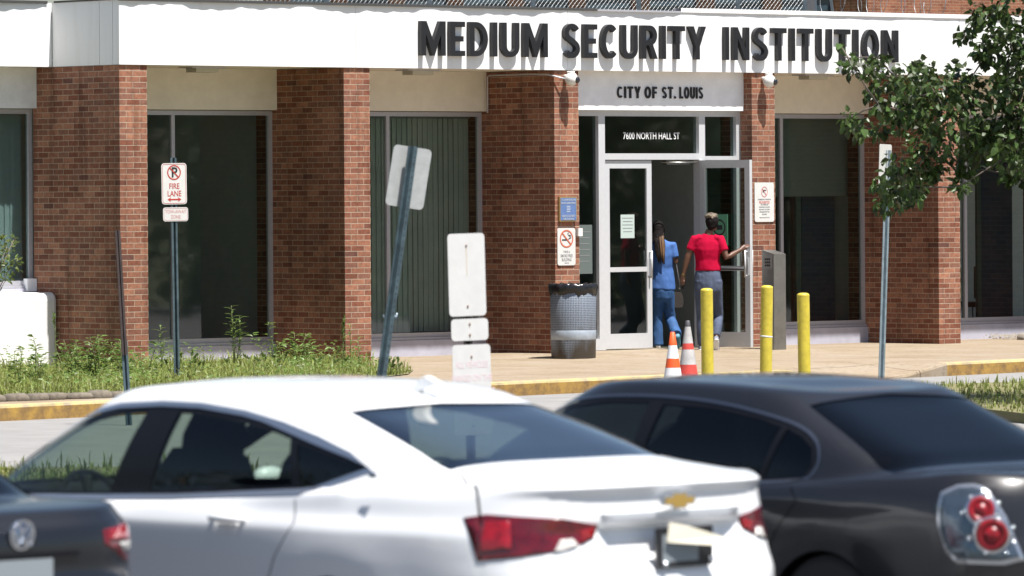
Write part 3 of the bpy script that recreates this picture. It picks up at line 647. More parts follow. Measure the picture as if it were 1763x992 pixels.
# ------------------------------------------------------------------ roof fence, razor wire, rear block
fw0, fz = .75, HT-.06
root = empty('chain_link_fence', W(0, fw0, fz), ALPHA, 'chain link fence with grey posts along the roof edge', 'fence')
for u in (-1.4, .35, 2.0, 3.72, 5.53, 7.28, 8.50):
    b = MB(); b.tube([(u, 0, 0), (u, 0, 1.9)], .033, 10); b.build('post', GALV, root)
for z in (.06, 1.85):
    b = MB(); b.tube([(-1.4, 0, z), (8.5, 0, z)], .014 if z > 1 else .006, 6); b.build('rail', WIRE, root)
def chain(b, p0, p1, z0, z1, pitch=.070, r=.0018):
    p0, p1 = Vector(p0), Vector(p1); L_ = (p1-p0).length; H = z1-z0; t = (p1-p0)/L_
    def P(s, h): q = p0+t*s; return (q.x, q.y, z0+h)
    s = -H
    while s < L_:
        for sgn in (1, -1):
            a, c = (max(s, 0), min(s+H, L_))
            if c > a:
                h0, h1 = (a-s, c-s) if sgn > 0 else (H-(a-s), H-(c-s)); off = .003*sgn
                v0, v1 = Vector(P(a, h0)), Vector(P(c, h1)); nrm = Vector((-t.y, t.x, 0)); d = (v1-v0).normalized(); w = d.cross(nrm)*r
                o1 = nrm*(off+r); o2 = nrm*(off-r)
                b.add([v0+w+nrm*off, v0+o1, v0-w+nrm*off, v0+o2, v1+w+nrm*off, v1+o1, v1-w+nrm*off, v1+o2], [(0,1,5,4),(1,2,6,5),(2,3,7,6),(3,0,4,7)])
        s += pitch
b = MB(); chain(b, (-1.4, 0, 0), (8.5, 0, 0), .04, 1.2); b.build('wire_mesh', WIRE, root)
root = empty('chain_link_fence', W(8.5, fw0, fz), ALPHA, 'short chain link return running back from the corner post', 'fence')
b = MB(); chain(b, (0.03, .03, 0), (2.4, 2.3, 0), .04, 1.2); b.build('wire_mesh', WIRE, root)
b = MB(); b.tube([(.35, .1, 1.5), (1.62, 1.1, 0)], .02, 6); b.build('brace', GALV, root)
b = MB(); b.tube([(2.4, 2.3, 0), (2.4, 2.3, 1.9)], .03, 8); b.build('post', GALV, root)
def coil(L_, r, turns, n=22):
    b = MB(); pts = []
    for i in range(turns*n+1):
        w = 6.2832*i/n; rr = r*(1+.12*math.sin(i*.37)); pts.append((L_*i/(turns*n)+.05*math.sin(i*.21), rr*math.cos(w), r+.02+rr*math.sin(w)))
    b.tube(pts, .0045, 4)
    for i in range(0, len(pts), 3):
        p = Vector(pts[i]); b.add([p+Vector((-.012, 0, -.006)), p+Vector((.012, 0, .006)), p+Vector((.012, 0, -.006)), p+Vector((-.012, 0, .006))], [(0, 2, 1, 3)])
    return b
thing_mb(coil(2.2, .26, 8), 'razor_wire', WIRE, 'coiled razor wire lying on the roof behind the word INSTITUTION', 'razor wire', W(8.55, .45, HT-.04), ALPHA)

# rear brick block, far beyond the roof
fx = empty('rear_brick_block', at(1494, 20, 128)-Vector((0, 0, at(1494, 20, 128).z)), ALPHA, 'tall brick cell block with barred louvred windows rising behind the roof', 'building')
b = MB(); b.box((0, 0, -.5), (30, 22, 14)); b.build('brick_wall', FARBRICK, fx, uv=True)
LOUV = mat('blue_grey_louvre', (.13, .18, .25), .5, noise=.1)
k = 0
v = 1.2
while v < 21:
    for z0 in (2.6, 5.9, 9.2):
        b = MB()
        b.box((-.05, v, z0), (-.006, v+1.55, z0+2.3), 1)
        for i in range(9): b.box((-.085, v+.03, z0+.05+i*.25), (-.052, v+1.52, z0+.17+i*.25), 0)
        b.build('window', [LOUV, mat('window_dark', (.03, .04, .06), .4) if k == 0 and v < 2 else bpy.data.materials['window_dark']], fx); k += 1
    v += 2.25

# ------------------------------------------------------------------ site furniture
# litter bin
MESHG = mat('perforated_grey_steel', (.20, .23, .28), .5, .45, noise=.2, nscale=5)
def bin_mat():
    m, t, p = new_mat('perforated_bin_steel'); L = t.links.new; N = t.nodes.new
    tc = N('ShaderNodeTexCoord'); mp = N('ShaderNodeMapping'); mp.inputs['Scale'].default_value = (88, 47, 1); L(tc.outputs['UV'], mp.inputs['Vector'])
    vo = N('ShaderNodeTexVoronoi'); vo.inputs['Scale'].default_value = 1; vo.inputs['Randomness'].default_value = .12; L(mp.outputs[0], vo.inputs['Vector'])
    rp = N('ShaderNodeValToRGB'); rp.color_ramp.elements[0].position = .28; rp.color_ramp.elements[0].color = (.05, .055, .065, 1); rp.color_ramp.elements[1].position = .40; rp.color_ramp.elements[1].color = (.24, .28, .34, 1)
    L(vo.outputs['Distance'], rp.inputs['Fac'])
    nz = N('ShaderNodeTexNoise'); nz.inputs['Scale'].default_value = 4; nz.inputs['Detail'].default_value = 8; mpn = N('ShaderNodeMapping'); mpn.inputs['Scale'].default_value = (1, 1, .35); L(tc.outputs['Object'], mpn.inputs[0]); L(mpn.outputs[0], nz.inputs['Vector'])
    sx = N('ShaderNodeSeparateXYZ'); L(tc.outputs['Object'], sx.inputs[0])
    mr = N('ShaderNodeMapRange'); mr.inputs[1].default_value = .42; mr.inputs[2].default_value = .0; L(sx.outputs['Z'], mr.inputs[0])
    ad = N('ShaderNodeMath'); ad.operation = 'MULTIPLY_ADD'; L(mr.outputs[0], ad.inputs[0]); ad.inputs[1].default_value = .42; L(nz.outputs['Fac'], ad.inputs[2])
    r2 = N('ShaderNodeValToRGB'); r2.color_ramp.elements[0].position = .60; r2.color_ramp.elements[1].position = .85; L(ad.outputs[0], r2.inputs['Fac'])
    mx = N('ShaderNodeMix'); mx.data_type = 'RGBA'; L(r2.outputs['Color'], mx.inputs[0]); L(rp.outputs['Color'], mx.inputs[6]); mx.inputs[7].default_value = (.055, .045, .035, 1)
    L(mx.outputs[2], p.inputs['Base Color']); p.inputs['Roughness'].default_value = .5; p.inputs['Metallic'].default_value = .25
    return m
bc = W(2.80, -1.02); bc.z = 0
root = empty('litter_bin', bc, 0, 'round perforated grey steel litter bin lined with black bag beside door', 'trash can')
def uv_lathe(prof, n=48):
    b = MB(); b.lathe(prof, n); o = b.build('drum', BINM, root); me = o.data; ul = me.uv_layers.new(name='UVMap')
    for p in me.polygons:
        ws = []
        for li in p.loop_indices:
            c = me.vertices[me.loops[li].vertex_index].co; ws.append((math.atan2(c.y, c.x)/6.2832 % 1, c.z, li))
        w0 = ws[0][0]
        for a, z, li in ws:
            if a-w0 > .5: a -= 1
            if w0-a > .5: a += 1
            ul.data[li].uv = (a, z)
    return o
BINM = bin_mat()
uv_lathe([(.272, .0), (.275, .02), (.281, .45), (.288, .84), (.284, .845), (.27, .84), (.262, .03), (.0, .02)])
b = MB(); b.lathe([(.279, .235), (.2815, .24), (.2825, .345), (.280, .35)], 48); b.build('lower_band', mat('band_grey', (.36, .41, .47), .45, .3, noise=.12), root)
b = MB(); b.lathe([(.290, .835), (.294, .85), (.294, .875), (.285, .88)], 48); b.build('rim', MESHG, root)
b = MB(); prof = [(.290, .79), (.300, .83), (.304, .88), (.298, .915), (.28, .925), (.255, .905), (.24, .80), (.20, .5), (.0, .42)]; n = 56
vs = []
for i, (r_, z) in enumerate(prof):
    for j in range(n):
        w = 6.2832*j/n; k = (rnd.uniform(-.007, .007)+.006*math.sin(j*1.9+i)) if i < 5 else 0; vs.append(((r_+k)*math.cos(w), (r_+k)*math.sin(w), z+(rnd.uniform(-.012, .012)+.012*math.sin(j*.8) if i == 0 else k)))
b.add(vs, [(i*n+j, i*n+(j+1) % n, (i+1)*n+(j+1) % n, (i+1)*n+j) for i in range(len(prof)-1) for j in range(n)], 0, True); b.build('bag_liner', BAG, root)
# steel pedestal
root = empty('intercom_pedestal', W(6.38, -.85, 0), ALPHA, 'brushed steel intercom pedestal with sloping top beside the open door', 'pedestal')
b = MB(); vs = [(-.105,-.11,0),(.105,-.11,0),(.105,.11,0),(-.105,.11,0),(-.105,-.11,1.25),(.105,-.11,1.25),(.105,.11,1.30),(-.105,.11,1.30)]
b.add(vs, [(0,3,2,1),(4,5,6,7),(0,1,5,4),(1,2,6,5),(2,3,7,6),(3,0,4,7)]); b.build('housing', STEEL, root)
b = MB(); b.box((-.109, -.08, 1.06), (-.1055, .08, 1.24)); 
b.build('panel', mat('panel_grey', (.30, .30, .29), .5, .4), root)
b = MB()
for i in range(3):
    for j in range(3): b.box((-.113, -.045+j*.035, 1.09+i*.04), (-.1095, -.02+j*.035, 1.115+i*.04))
b.build('keypad', SIGNBLK, root)
# bollards
for px, py, Y, lb, tl in ((1217.5, 497, 62.6, 'yellow bollard nearest the traffic cones, in front of the woman in red', .3), (1317, 492, 63.4, 'yellow bollard in front of the steel pedestal, with a scuff ring', -1.1), (1384.5, 505, 61.6, 'rightmost yellow bollard in front of the dark window', .6)):
    p = at(px, py, Y); z0 = -.20
    root = empty('bollard', (p.x, p.y, z0), 0, lb, 'bollard', 'yellow bollards at the entrance kerb'); h = p.z-z0; root.rotation_euler = (0, R(-tl), 0)
    b = MB(); b.lathe([(.068, 0), (.068, h-.03)], 24); b.build('post', YELLOW, root)
    b = MB(); b.lathe([(.0685, h-.032), (.0685, h-.018), (.060, h-.005), (.035, h+.004), (.0, h+.006)], 24); b.build('cap', YELLOW, root)
    if 'scuff' in lb: b = MB(); b.lathe([(.0685, -.008), (.0705, -.004), (.0705, .004), (.0685, .008)], 24, M=Matrix.Rotation(R(5), 4, 'Y'), c=(0, 0, .62)); b.build('wire_ring', CONEW, root)
# cones
def cone(px, py, Y, h, mats, bands, label, rb, rt):
    p = at(px, py, Y); z0 = p.z-h
    root = empty('traffic_cone', (p.x, p.y, z0), 0, label, 'traffic cone', 'traffic cones by the entrance')
    b = MB(); b.box((-rb*1.35, -rb*1.35, 0), (rb*1.35, rb*1.35, .03)); b.build('base_plate', mats[0], root)
    rr = lambda z: rb+(rt-rb)*(z-.03)/(h-.03)
    edges = [.0302]+[z*h for z in bands]+[h]
    for i, (a, c) in enumerate(zip(edges, edges[1:])):
        m = mats[min(i, len(mats)-1)] if len(mats) == len(edges)-1 else mats[i % 2]
        b = MB(); pr = [(rr(a), a+.0005), (rr(c), c-.0005)]
        if c == h: pr += [(rt*.8, h+.002), (rt*.5, h), (rt*.5, h-.1)]
        b.lathe(pr, 24); b.build('body' if i % 2 == 0 else 'reflective_band', m, root)
cone(1158, 572, 60.3, .70, [ORANGE, CONEW, ORANGE, CONEW, ORANGE], [.30, .46, .60, .80], 'bright orange traffic cone with two clean white bands', .125, .024)
cone(1184, 552, 61.2, .82, [REDCONE, CONEG, REDCONE, CONEG, CONED], [.42, .62, .70, .92], 'taller faded red traffic cone with dirty bands and dark tip', .135, .022)

# road signs on U-channel posts
def channel(b, h, w=.072, d=.032, t=.006, mi=0):
    """hat-section post running up z, open side to -y"""
    sec = [(-w/2, 0), (-w/2+.018, 0), (-w/2+.026, d), (w/2-.026, d), (w/2-.018, 0), (w/2, 0), (w/2, -t), (w/2-.022, -t), (w/2-.031, d-t), (-w/2+.031, d-t), (-w/2+.022, -t), (-w/2, -t)]
    n = len(sec); vs = [(x, y, 0) for x, y in sec]+[(x, y, h) for x, y in sec]
    b.add(vs, [(i, (i+1) % n, (i+1) % n+n, i+n) for i in range(n)], mi)
    b.add(vs, [tuple(range(n, 2*n)), tuple(reversed(range(n)))], mi)
    z = .1
    while z < h-.03:
        for s in (-1, 1): pass
        b.box((-.005, -t-.0008+d, z-.005), (.005, -t-.0003+d, z+.005), 1); b.box((-.005, d+.0003, z-.005), (.005, d+.0008, z+.005), 1); z += .0254*2
# fire lane
pt = at(298, 281, 62.8); pb_ = at(304.5, 662, 62.8)
root = empty('fire_lane_sign', (pb_.x, pb_.y, -.02), R(28), 'white fire lane tow away sign on a channel post in the weeds', 'street sign')
hh = pt.z+.02+.06; lean = math.atan2(pb_.x-pt.x, pt.z-pb_.z); root.rotation_euler = (0, -lean, R(28))
b = MB(); channel(b, hh); b.build('post', [TEALP, SIGNBLK], root)
zc = hh-.06-.2285
pn = MB(); pn.curve([rrect(.305, .457, .035)], .003, F(0, zc, -.012)); pnl = pn.build('sign_panel', SIGNW, root)
b = MB(); b.curve([rrect(.285, .437, .028), rrect(.277, .429, .024)], .001, F(0, zc, -.0145)); b.build('border', SIGNRED, pnl)
b = MB(); b.curve(ringc(.083, .013), .001, F(0, zc+.125, -.0150)); b.curve([bar2((-.055, .055), (.055, -.055), .012)], .001, F(0, zc+.125, -.0165)); b.build('prohibition_ring', SIGNRED, pnl)
b = MB(); b.text('P', .155, F(.003, zc+.120, -.0145), 0, .0005, .004, sx=.95); b.build('letter', SIGNBLK, pnl)
b = MB(); b.text('FIRE', .088, F(0, zc-.030, -.0145), 0, .0005, .0008, sx=.80); b.text('LANE', .088, F(0, zc-.112, -.0145), 0, .0005, .0008, sx=.80)
b.curve([[(-.085, 0), (-.042, .026), (-.05, .008), (.05, .008), (.042, .026), (.085, 0), (.042, -.026), (.05, -.008), (-.05, -.008), (-.042, -.026)]], .001, F(0, zc-.175, -.0145)); b.build('lettering', SIGNRED, pnl)
zc2 = zc-.2285-.035-.076
pn = MB(); pn.curve([rrect(.305, .155, .03)], .003, F(.012, zc2, -.012)); pnl = pn.build('sign_panel', SIGNW, root); pnl['label'] = 'small tow away zone plate below'
b = MB(); b.curve([rrect(.287, .137, .024), rrect(.281, .131, .021)], .001, F(.012, zc2, -.0145)); b.text('TOW-AWAY', .055, F(.012, zc2+.028, -.0145), 0, .0005, 0, sx=.80); b.text('ZONE', .055, F(.012, zc2-.03, -.0145), 0, .0005, 0, sx=.80); b.build('lettering', FADED if False else mat('faded_red_print', (.50, .20, .20), .6), pnl)
# leaning sign seen from behind
pt = at(710, 252, 44.0); pb_ = at(634, 806, 44.0)
lean = math.atan2(pt.x-pb_.x, pt.z-pb_.z)
root = empty('leaning_sign', (pb_.x, pb_.y, pb_.z-.05), 0, 'leaning sign post with the blank back of its panel facing us', 'street sign'); root.rotation_euler = (0, lean, R(0))
hh = (pt.z-pb_.z)/math.cos(lean)+.05
b = MB(); channel(b, hh, .088, .038); o = b.build('post', [TEALP, SIGNBLK], root); o.rotation_euler = (0, 0, R(215))
b = MB(); b.tube([(-.055, 0, hh-1.34), (.055, .0, hh-1.33)], .012, 8); b.tube([(.05, .0, hh-1.36), (.05, .0, hh-1.30)], .008, 6); b.build('clamp', GALV, root)
pn = MB(); pn.curve([rrect(.315, .475, .035)], .004, Mz); pn = pn.build('sign_panel', SIGNBACK, root); pn.location = (-.005, .05, hh-.243); pn.rotation_euler = (0, R(1), R(20))
for bz_ in (.17, -.17): b = MB(); b.tube([(0, -.06, bz_), (0, .01, bz_)], .008, 6); b.build('bolt', STEEL, pn)
# three stacked white signs
pt = at(796, 402, 41.5); root = empty('stacked_parking_sign', (pt.x+.06, pt.y, -.30), R(28), 'three faded white sign plates stacked on one post, lettering nearly gone', 'street sign'); hh = pt.z+.30; root.rotation_euler = (0, R(-1.3), R(28))
b = MB(); channel(b, hh-.03); b.build('post', [BROWNP, SIGNBLK], root)
def plate(z0, z1, w, dx, lines, lb):
    h = z1-z0; o = MB(); o.curve([rrect(w, h, .03)], .003, F(dx, (z0+z1)/2, -.012)); o = o.build('sign_panel', SIGNW, root); o['label'] = lb
    for zz in ((z1-.09, z0+.07) if h > .3 else (z1-.04, z0+.04)): bb = MB(); bb.ball((dx, -.015, zz), (.008, .006, .010), 8); bb.build('bolt', RUST, o)
    ss = MB()
    for zz in ((z1-.09,) if h > .3 else (z1-.04, z0+.04)): ss.box((dx-.003, -.0142, zz-(.22 if h > .5 and not lines else .03)), (dx+.002, -.0137, zz-.008))
    ss.build('rust_streak', mat('rust_streak', (.50, .40, .26), .8) if 'rust_streak' not in bpy.data.materials else bpy.data.materials['rust_streak'], o)
    if lines:
        t_ = MB()
        for i, tx in enumerate(lines): t_.text(tx, .066, F(dx, z1-.15-i*.098, -.0142), 0, .0004, .0008, sx=.66)
        t_.build('lettering', FADED, o)
s = 9748.55/41.5
zt = hh
plate(zt-.605, zt, .305, 0, None, 'largest blank plate at the top'); plate(zt-.785, zt-.625, .305, .012, None, 'small blank plate in the middle'); plate(zt-1.48, zt-.815, .315, .02, ('ALL VEHICLES', 'PARKED ON THE', 'GROUNDS OF THE', 'INSTITUTION', 'ARE SUBJECT', 'TO SEARCH'), 'lowest plate with faded pink lettering')
# bare dark post
pt = at(203, 397, 54); pb_ = at(222, 728, 54); lean = math.atan2(pb_.x-pt.x, pt.z-pb_.z)
root = empty('bare_post', (pb_.x, pb_.y, pb_.z-.05), 0, 'leaning signless channel post, rusty brown above and teal below', 'post'); root.rotation_euler = (0, -lean, 0); hh = (pt.z-pb_.z)/math.cos(lean)+.05
b = MB(); channel(b, .84, .066, .03); o = b.build('lower_section', [TEALP, SIGNBLK], root); o.rotation_euler = (0, 0, R(30))
b = MB(); channel(b, hh-.70, .056, .026); o = b.build('upper_section', [BROWNP, SIGNBLK], root); o.location = (.0, -.03, .70); o.rotation_euler = (0, 0, R(30))
# right-hand sign, nearly edge on
pt = at(1529, 262, 59.0); pb_ = at(1515.5, 700, 59.0); lean = math.atan2(pt.x-pb_.x, pt.z-pb_.z)
root = empty('edge_on_sign', (pb_.x, pb_.y, pb_.z-.03), 0, 'pale blue galvanised sign post whose panel is turned nearly edge on under the tree', 'street sign'); root.rotation_euler = (0, lean, 0); hh = (pt.z-pb_.z)/math.cos(lean)+.03
b = MB(); channel(b, hh+.02, .078, .034); o = b.build('post', [GALV, SIGNBLK], root); o.rotation_euler = (0, 0, R(35))
pn = MB(); pn.curve([rrect(.305, .50, .03)], .004, Mz); pn = pn.build('sign_panel', SIGNW, root); pn.location = (-.03, -.03, hh-.17); pn.rotation_euler = (0, 0, R(62))
# edging stones
def stone(name, p, sx, sy, sz, m, label, group, cat='stone', rz=0.0):
    b = MB(); b.ball((0, 0, 0), (1, 1, 1), 12); b.v = [tuple(math.copysign(abs(q)**.55, q) for q in v) for v in b.v]; b.v = [(v[0]*sx*(1+rnd.uniform(-.15, .15)), v[1]*sy*(1+rnd.uniform(-.12, .12)), v[2]*sz*(1+rnd.uniform(-.12, .12))) for v in b.v]
    o = b.build(name, m); o.location = p; o.rotation_euler = (0, 0, rz); return tag(o, label, cat, group)
for i in range(9):
    p = W(12.45+i*.215, .55+.02*i, .035); stone('edging_stone', p, .125, .08, .055, STONE, 'rounded grey edging stone in the row below the right edge window', 'edging stones below the right window', rz=ALPHA+rnd.uniform(-.2, .2))
for i in range(17):
    w = W(-10.95+i*.27+rnd.uniform(-.03, .03), -7.53+.005*i-(.13*max(0, i-6)*-.16), 0.03); p = Vector((w.x, w.y, .02)); stone('edging_stone', p, rnd.uniform(.10, .17), .07, rnd.uniform(.035, .06), STONE2, 'rough brown edging stone along the front of the grass bed', 'edging stones of the grass bed', rz=ALPHA+rnd.uniform(-.2, .2))
b = MB(); 
for i in range(900):
    u = rnd.uniform(12.4, 14.6); v = rnd.uniform(.66, 1.3); p = W(u, v, rnd.uniform(0, .06)); r_ = rnd.uniform(.012, .025)
    b.add([p+Vector((r_, 0, 0)), p+Vector((-r_*.6, r_, 0)), p+Vector((-r_*.6, -r_, 0)), p+Vector((0, 0, r_))], [(0, 1, 3), (1, 2, 3), (2, 0, 3)])
tag(b.build('gravel', STONE), 'loose grey gravel behind the edging stones at right', 'gravel', kind='stuff')

# ------------------------------------------------------------------ plants
def leaf(V, Fc, p, d, n, L_, w, fold=.25, droop=.15):
    """one folded pointed leaf: d = direction, n = rough normal"""
    d = d.normalized(); s = d.cross(n)
    if s.length < 1e-4: s = d.orthogonal()
    s.normalize(); n = s.cross(d); o = len(V)
    V += [tuple(p), tuple(p+d*L_*.35+s*w*.5+n*w*fold), tuple(p+d*L_*.72+s*w*.36+n*(w*fold*.7-L_*droop*.5)), tuple(p+d*L_-n*L_*droop), tuple(p+d*L_*.72-s*w*.36+n*(w*fold*.7-L_*droop*.5)), tuple(p+d*L_*.35-s*w*.5+n*w*fold), tuple(p+d*L_*.4), tuple(p+d*L_*.75-n*L_*droop*.55)]
    Fc += [(o, o+1, o+6), (o+1, o+2, o+7, o+6), (o+2, o+3, o+7), (o, o+6, o+5), (o+6, o+7, o+4, o+5), (o+7, o+3, o+4)]
def rv(): return Vector((rnd.gauss(0, 1), rnd.gauss(0, 1), rnd.gauss(0, 1)))
def mesh_vf(name, V, Fc, m, parent=None, smooth=False):
    b = MB(); b.v = V; b.f = Fc; b.m = [0]*len(Fc); b.sm = [smooth]*len(Fc); return b.build(name, m, parent)
# the tree whose boughs hang in from the right
TY = 56.0
clumps = [(1690,28,26,46),(1722,18,18,26),(1738,66,48,110),(1700,92,26,48),(1660,60,16,14),(1668,52,12,10),(1752,130,36,80),(1722,158,28,50),(1605,152,58,120),(1545,138,34,52),(1655,150,44,85),(1505,118,20,20),(1515,100,12,8),(1466,112,22,22),(1447,78,6,3),(1458,100,10,6),(1640,205,58,120),(1565,196,42,72),(1705,222,50,100),(1745,262,40,80),(1608,252,48,95),(1475,218,24,28),(1462,205,14,14),(1512,222,18,20),(1540,200,18,16),(1556,318,40,75),(1530,345,26,38),(1592,292,28,45),(1660,288,26,40),(1652,322,14,18),(1745,302,20,30),(1542,282,22,26),(1762,202,40,90),(1500,156,16,20),(1512,92+90,14,12),(1585,115,16,20),(1562,330,30,40),(1515,318,16,18),(1690,250,34,60),(1790,100,60,150),(1800,240,70,180),(1850,0,110,300),(1880,180,110,320),(1960,60,140,380),(1780,-60,90,200),(2050,180,130,320),(1950,-120,140,380),(2120,40,140,300),(1860,330,60,100)]
root = empty('broadleaf_tree', (8.35, 57.2, -.15), 0, 'broadleaf tree whose dark boughs hang into the photo at upper right', 'tree')
tb = Vector((8.35, 57.2, -.15))
V, Fc = [], []; wood = MB()
wood.tube([Vector((0, 0, -.1)), Vector((.03, 0, .8)), Vector((-.05, .05, 1.7)), Vector((-.12, 0, 2.6)), Vector((-.2, .1, 4.2))], [.17, .13, .11, .09, .04], 10)
hubs = [Vector((-.08, .02, 1.9)), Vector((-.12, 0, 2.5)), Vector((-.17, .05, 3.3))]
done_c = []
for (px, py, r, n) in sorted(clumps, reverse=True):
    c = at(px, py, TY+rnd.uniform(-.7, .9))-tb; rr = r*TY/FPX
    cand = hubs+[q for q in done_c if q.x > c.x]
    hub = min(cand, key=lambda h: (h-c).length+(.35 if h in hubs else 0)); done_c.append(c)
    mid = hub.lerp(c, .5)+Vector((0, 0, -.03+.06*rnd.random()))
    wood.tube([hub, mid, c], [.012 if hub not in hubs else .035, .008, .004], 6)
    for k in range(2):
        e = c+rv().normalized()*rr*.7; wood.tube([mid.lerp(c, rnd.uniform(.7, 1)), e], [.005, .002], 5)
    for k in range(int(n*1.85)):
        o = rv(); o = o.normalized()*(rnd.random()**.45)*rr*1.05; o.y *= 1.7; o.z *= .9
        p = c+o; d = (o.normalized()*.5+rv()*.45+Vector((0, 0, -.55))); nn = Vector((0, 0, 1))+rv()*.55
        sz = rnd.uniform(.06, .115); leaf(V, Fc, p, d, nn, sz, sz*rnd.uniform(.6, .8), .22, .12)
mesh_vf('crown', V, Fc, TREEM, root); wood.build('trunk', BARK, root)
# bush at the left edge
root = empty('bush', at(-38, 610, 62.5), 0, 'small light green leafy bush cut by the left edge of the photo', 'bush'); o0 = root.location.copy(); V, Fc = [], []; b = MB()
for (px, py, r, n) in ((-8, 430, 24, 60), (12, 425, 18, 40), (20, 455, 18, 40), (0, 470, 24, 60), (-30, 440, 40, 120), (-40, 490, 40, 120), (24, 412, 8, 9), (-60, 540, 40, 110), (8, 485, 10, 12), (-70, 450, 40, 100)):
    c = at(px, py, 62.5+rnd.uniform(-.25, .25))-o0; rr = r*62.5/FPX
    b.tube([Vector((0, 0, 0)), Vector((c.x*.3, 0, c.z*.5)), c], [.02, .012, .004], 6)
    for k in range(n):
        o = rv().normalized()*rnd.random()**.5*rr; s = rnd.uniform(.045, .075); leaf(V, Fc, c+o, o+rv()*.02+Vector((0, 0, .02)), Vector((0, 0, 1))+rv()*.5, s, s*.5)
mesh_vf('foliage', V, Fc, BUSHM, root); b.build('stem', BARK, root)
def weed(px, py0, py1, Y, kind, label, spread=.16, n=1):
    p = at(px, py0, Y); top = at(px, py1, Y).z; z0 = 0.0; root = empty('weed', (p.x, p.y, z0), 0, label, 'weed', 'tall weeds along the brick piers'); H = top-z0
    V, Fc = [], []; b = MB()
    for s in range(n):
        bx, by = rnd.gauss(0, spread*.5), rnd.gauss(0, spread*.5); lx, ly = rnd.gauss(0, spread*.4), rnd.gauss(0, .05); h = H*(1 if s == 0 else rnd.uniform(.5, .95))
        f = lambda t: Vector((bx+lx*t*t, by+ly*t*t, h*t))
        b.tube([f(0), f(.4), f(.75), f(1)], [.006, .005, .004, .002], 5)
        if kind == 'spear':
            m = int(h/.028)
            for i in range(m):
                t = .15+.85*i/m; a = i*2.4+s; L_ = .13*(1-.5*abs(t-.6)); leaf(V, Fc, f(t), Vector((math.cos(a), math.sin(a), .55)), Vector((0, 0, 1)), L_, L_*.22, .2, .3)
        elif kind == 'bushy':
            m = int(h/.016)
            for i in range(m):
                t = .1+.9*rnd.random(); a = rnd.uniform(0, 6.283); L_ = rnd.uniform(.05, .10); q = f(t)+Vector((math.cos(a), math.sin(a), .1))*rnd.uniform(0, .10)*(1.15-t); leaf(V, Fc, q, Vector((math.cos(a), math.sin(a), .35)), Vector((0, 0, 1))+rv()*.3, L_, L_*.42)
        else:
            m = int(h/.03)
            for i in range(m):
                t = .2+.8*rnd.random(); a = rnd.uniform(0, 6.283); L_ = rnd.uniform(.03, .07); leaf(V, Fc, f(t), Vector((math.cos(a), math.sin(a), .8)), Vector((0, 0, 1)), L_, L_*.22)
            for i in range(26): q = f(.8+.2*rnd.random()); leaf(V, Fc, q, Vector((rnd.gauss(0, .4), rnd.gauss(0, .4), 1)), rv(), .035, .014)
    b.build('stem', WEEDS, root); mesh_vf('leaves', V, Fc, WEEDM, root)
weed(400, 622, 526, 65.5, 'spear', 'tall spear leaved weed in front of the dark window right of fire lane sign', .12, 2)
weed(412, 622, 545, 65.4, 'spear', 'shorter spear leaved weed leaning beside the tallest one', .10, 2)
weed(482, 622, 556, 66.0, 'bushy', 'feathery weed clump at the left foot of the second pier', .22, 6)
weed(527, 622, 574, 66.2, 'bushy', 'feathery weed clump in front of the second pier face', .2, 5)
weed(588, 650, 545, 64.6, 'seed', 'thin seeding stalk before the lit corner of the second pier', .04, 2)
weed(612, 640, 557, 64.7, 'spear', 'ragged yellowish stalk in front of the sunlit brick strip', .10, 2)
weed(272, 640, 560, 63.8, 'spear', 'pale weed at the right foot of the first pier', .10, 2)
weed(62, 660, 580, 60.5, 'bushy', 'upright weed in front of the white base wall, left one', .14, 5)
weed(40, 665, 598, 60.0, 'bushy', 'low leafy weed near the left edge before the white base', .2, 5)
weed(120, 640, 585, 62.2, 'bushy', 'leafy weed clump at the right end of the white base', .2, 7)
weed(150, 645, 576, 62.0, 'bushy', 'leafy weed clump in front of the first pier, middle one', .25, 9)
weed(188, 645, 580, 62.0, 'bushy', 'leafy weed clump beside the bare dark post', .22, 8)
weed(100, 640, 540, 62.6, 'seed', 'slim seeding stalk rising past the corner of the white base', .04, 1)
weed(235, 650, 590, 62.6, 'bushy', 'weed clump at the lit strip of the first pier', .18, 5)
weed(330, 650, 600, 63.0, 'seed', 'grassy stalks just right of the fire lane post', .3, 9)
weed(450, 640, 600, 64.2, 'seed', 'low grassy stalks between the two window weeds', .3, 8)
weed(545, 650, 600, 63.8, 'seed', 'low grassy stalks left of the thin seeding stalk', .3, 7)
weed(672, 648, 615, 63.5, 'seed', 'grass tuft at the foot of the leaning sign', .12, 8)
V, Fc = [], []
while len(Fc) < 6*5200:
    u = rnd.uniform(-13, 0); v = rnd.uniform(-7.2, .9)
    p = W(u, v, 0)
    if not poly_in(p.x, p.y, bedp) or math.sin(u*2.3+1)*math.sin(v*1.9)+.35*math.sin(u*5.1) < .1+.1*rnd.random(): continue
    h = rnd.uniform(.03, .22)*(1.3 if v > -2 else .8); a = rnd.uniform(0, 6.283); s_ = rnd.uniform(.03, .075)
    leaf(V, Fc, p+Vector((0, 0, h)), Vector((math.cos(a), math.sin(a), rnd.uniform(-.2, .7))), Vector((0, 0, 1))+rv()*.3, s_, s_*rnd.uniform(.35, .6))
o = mesh_vf('ground_weeds', V, Fc, WEEDM); tag(o, 'patches of small broad leaved weeds among the long grass', 'weeds', kind='stuff')
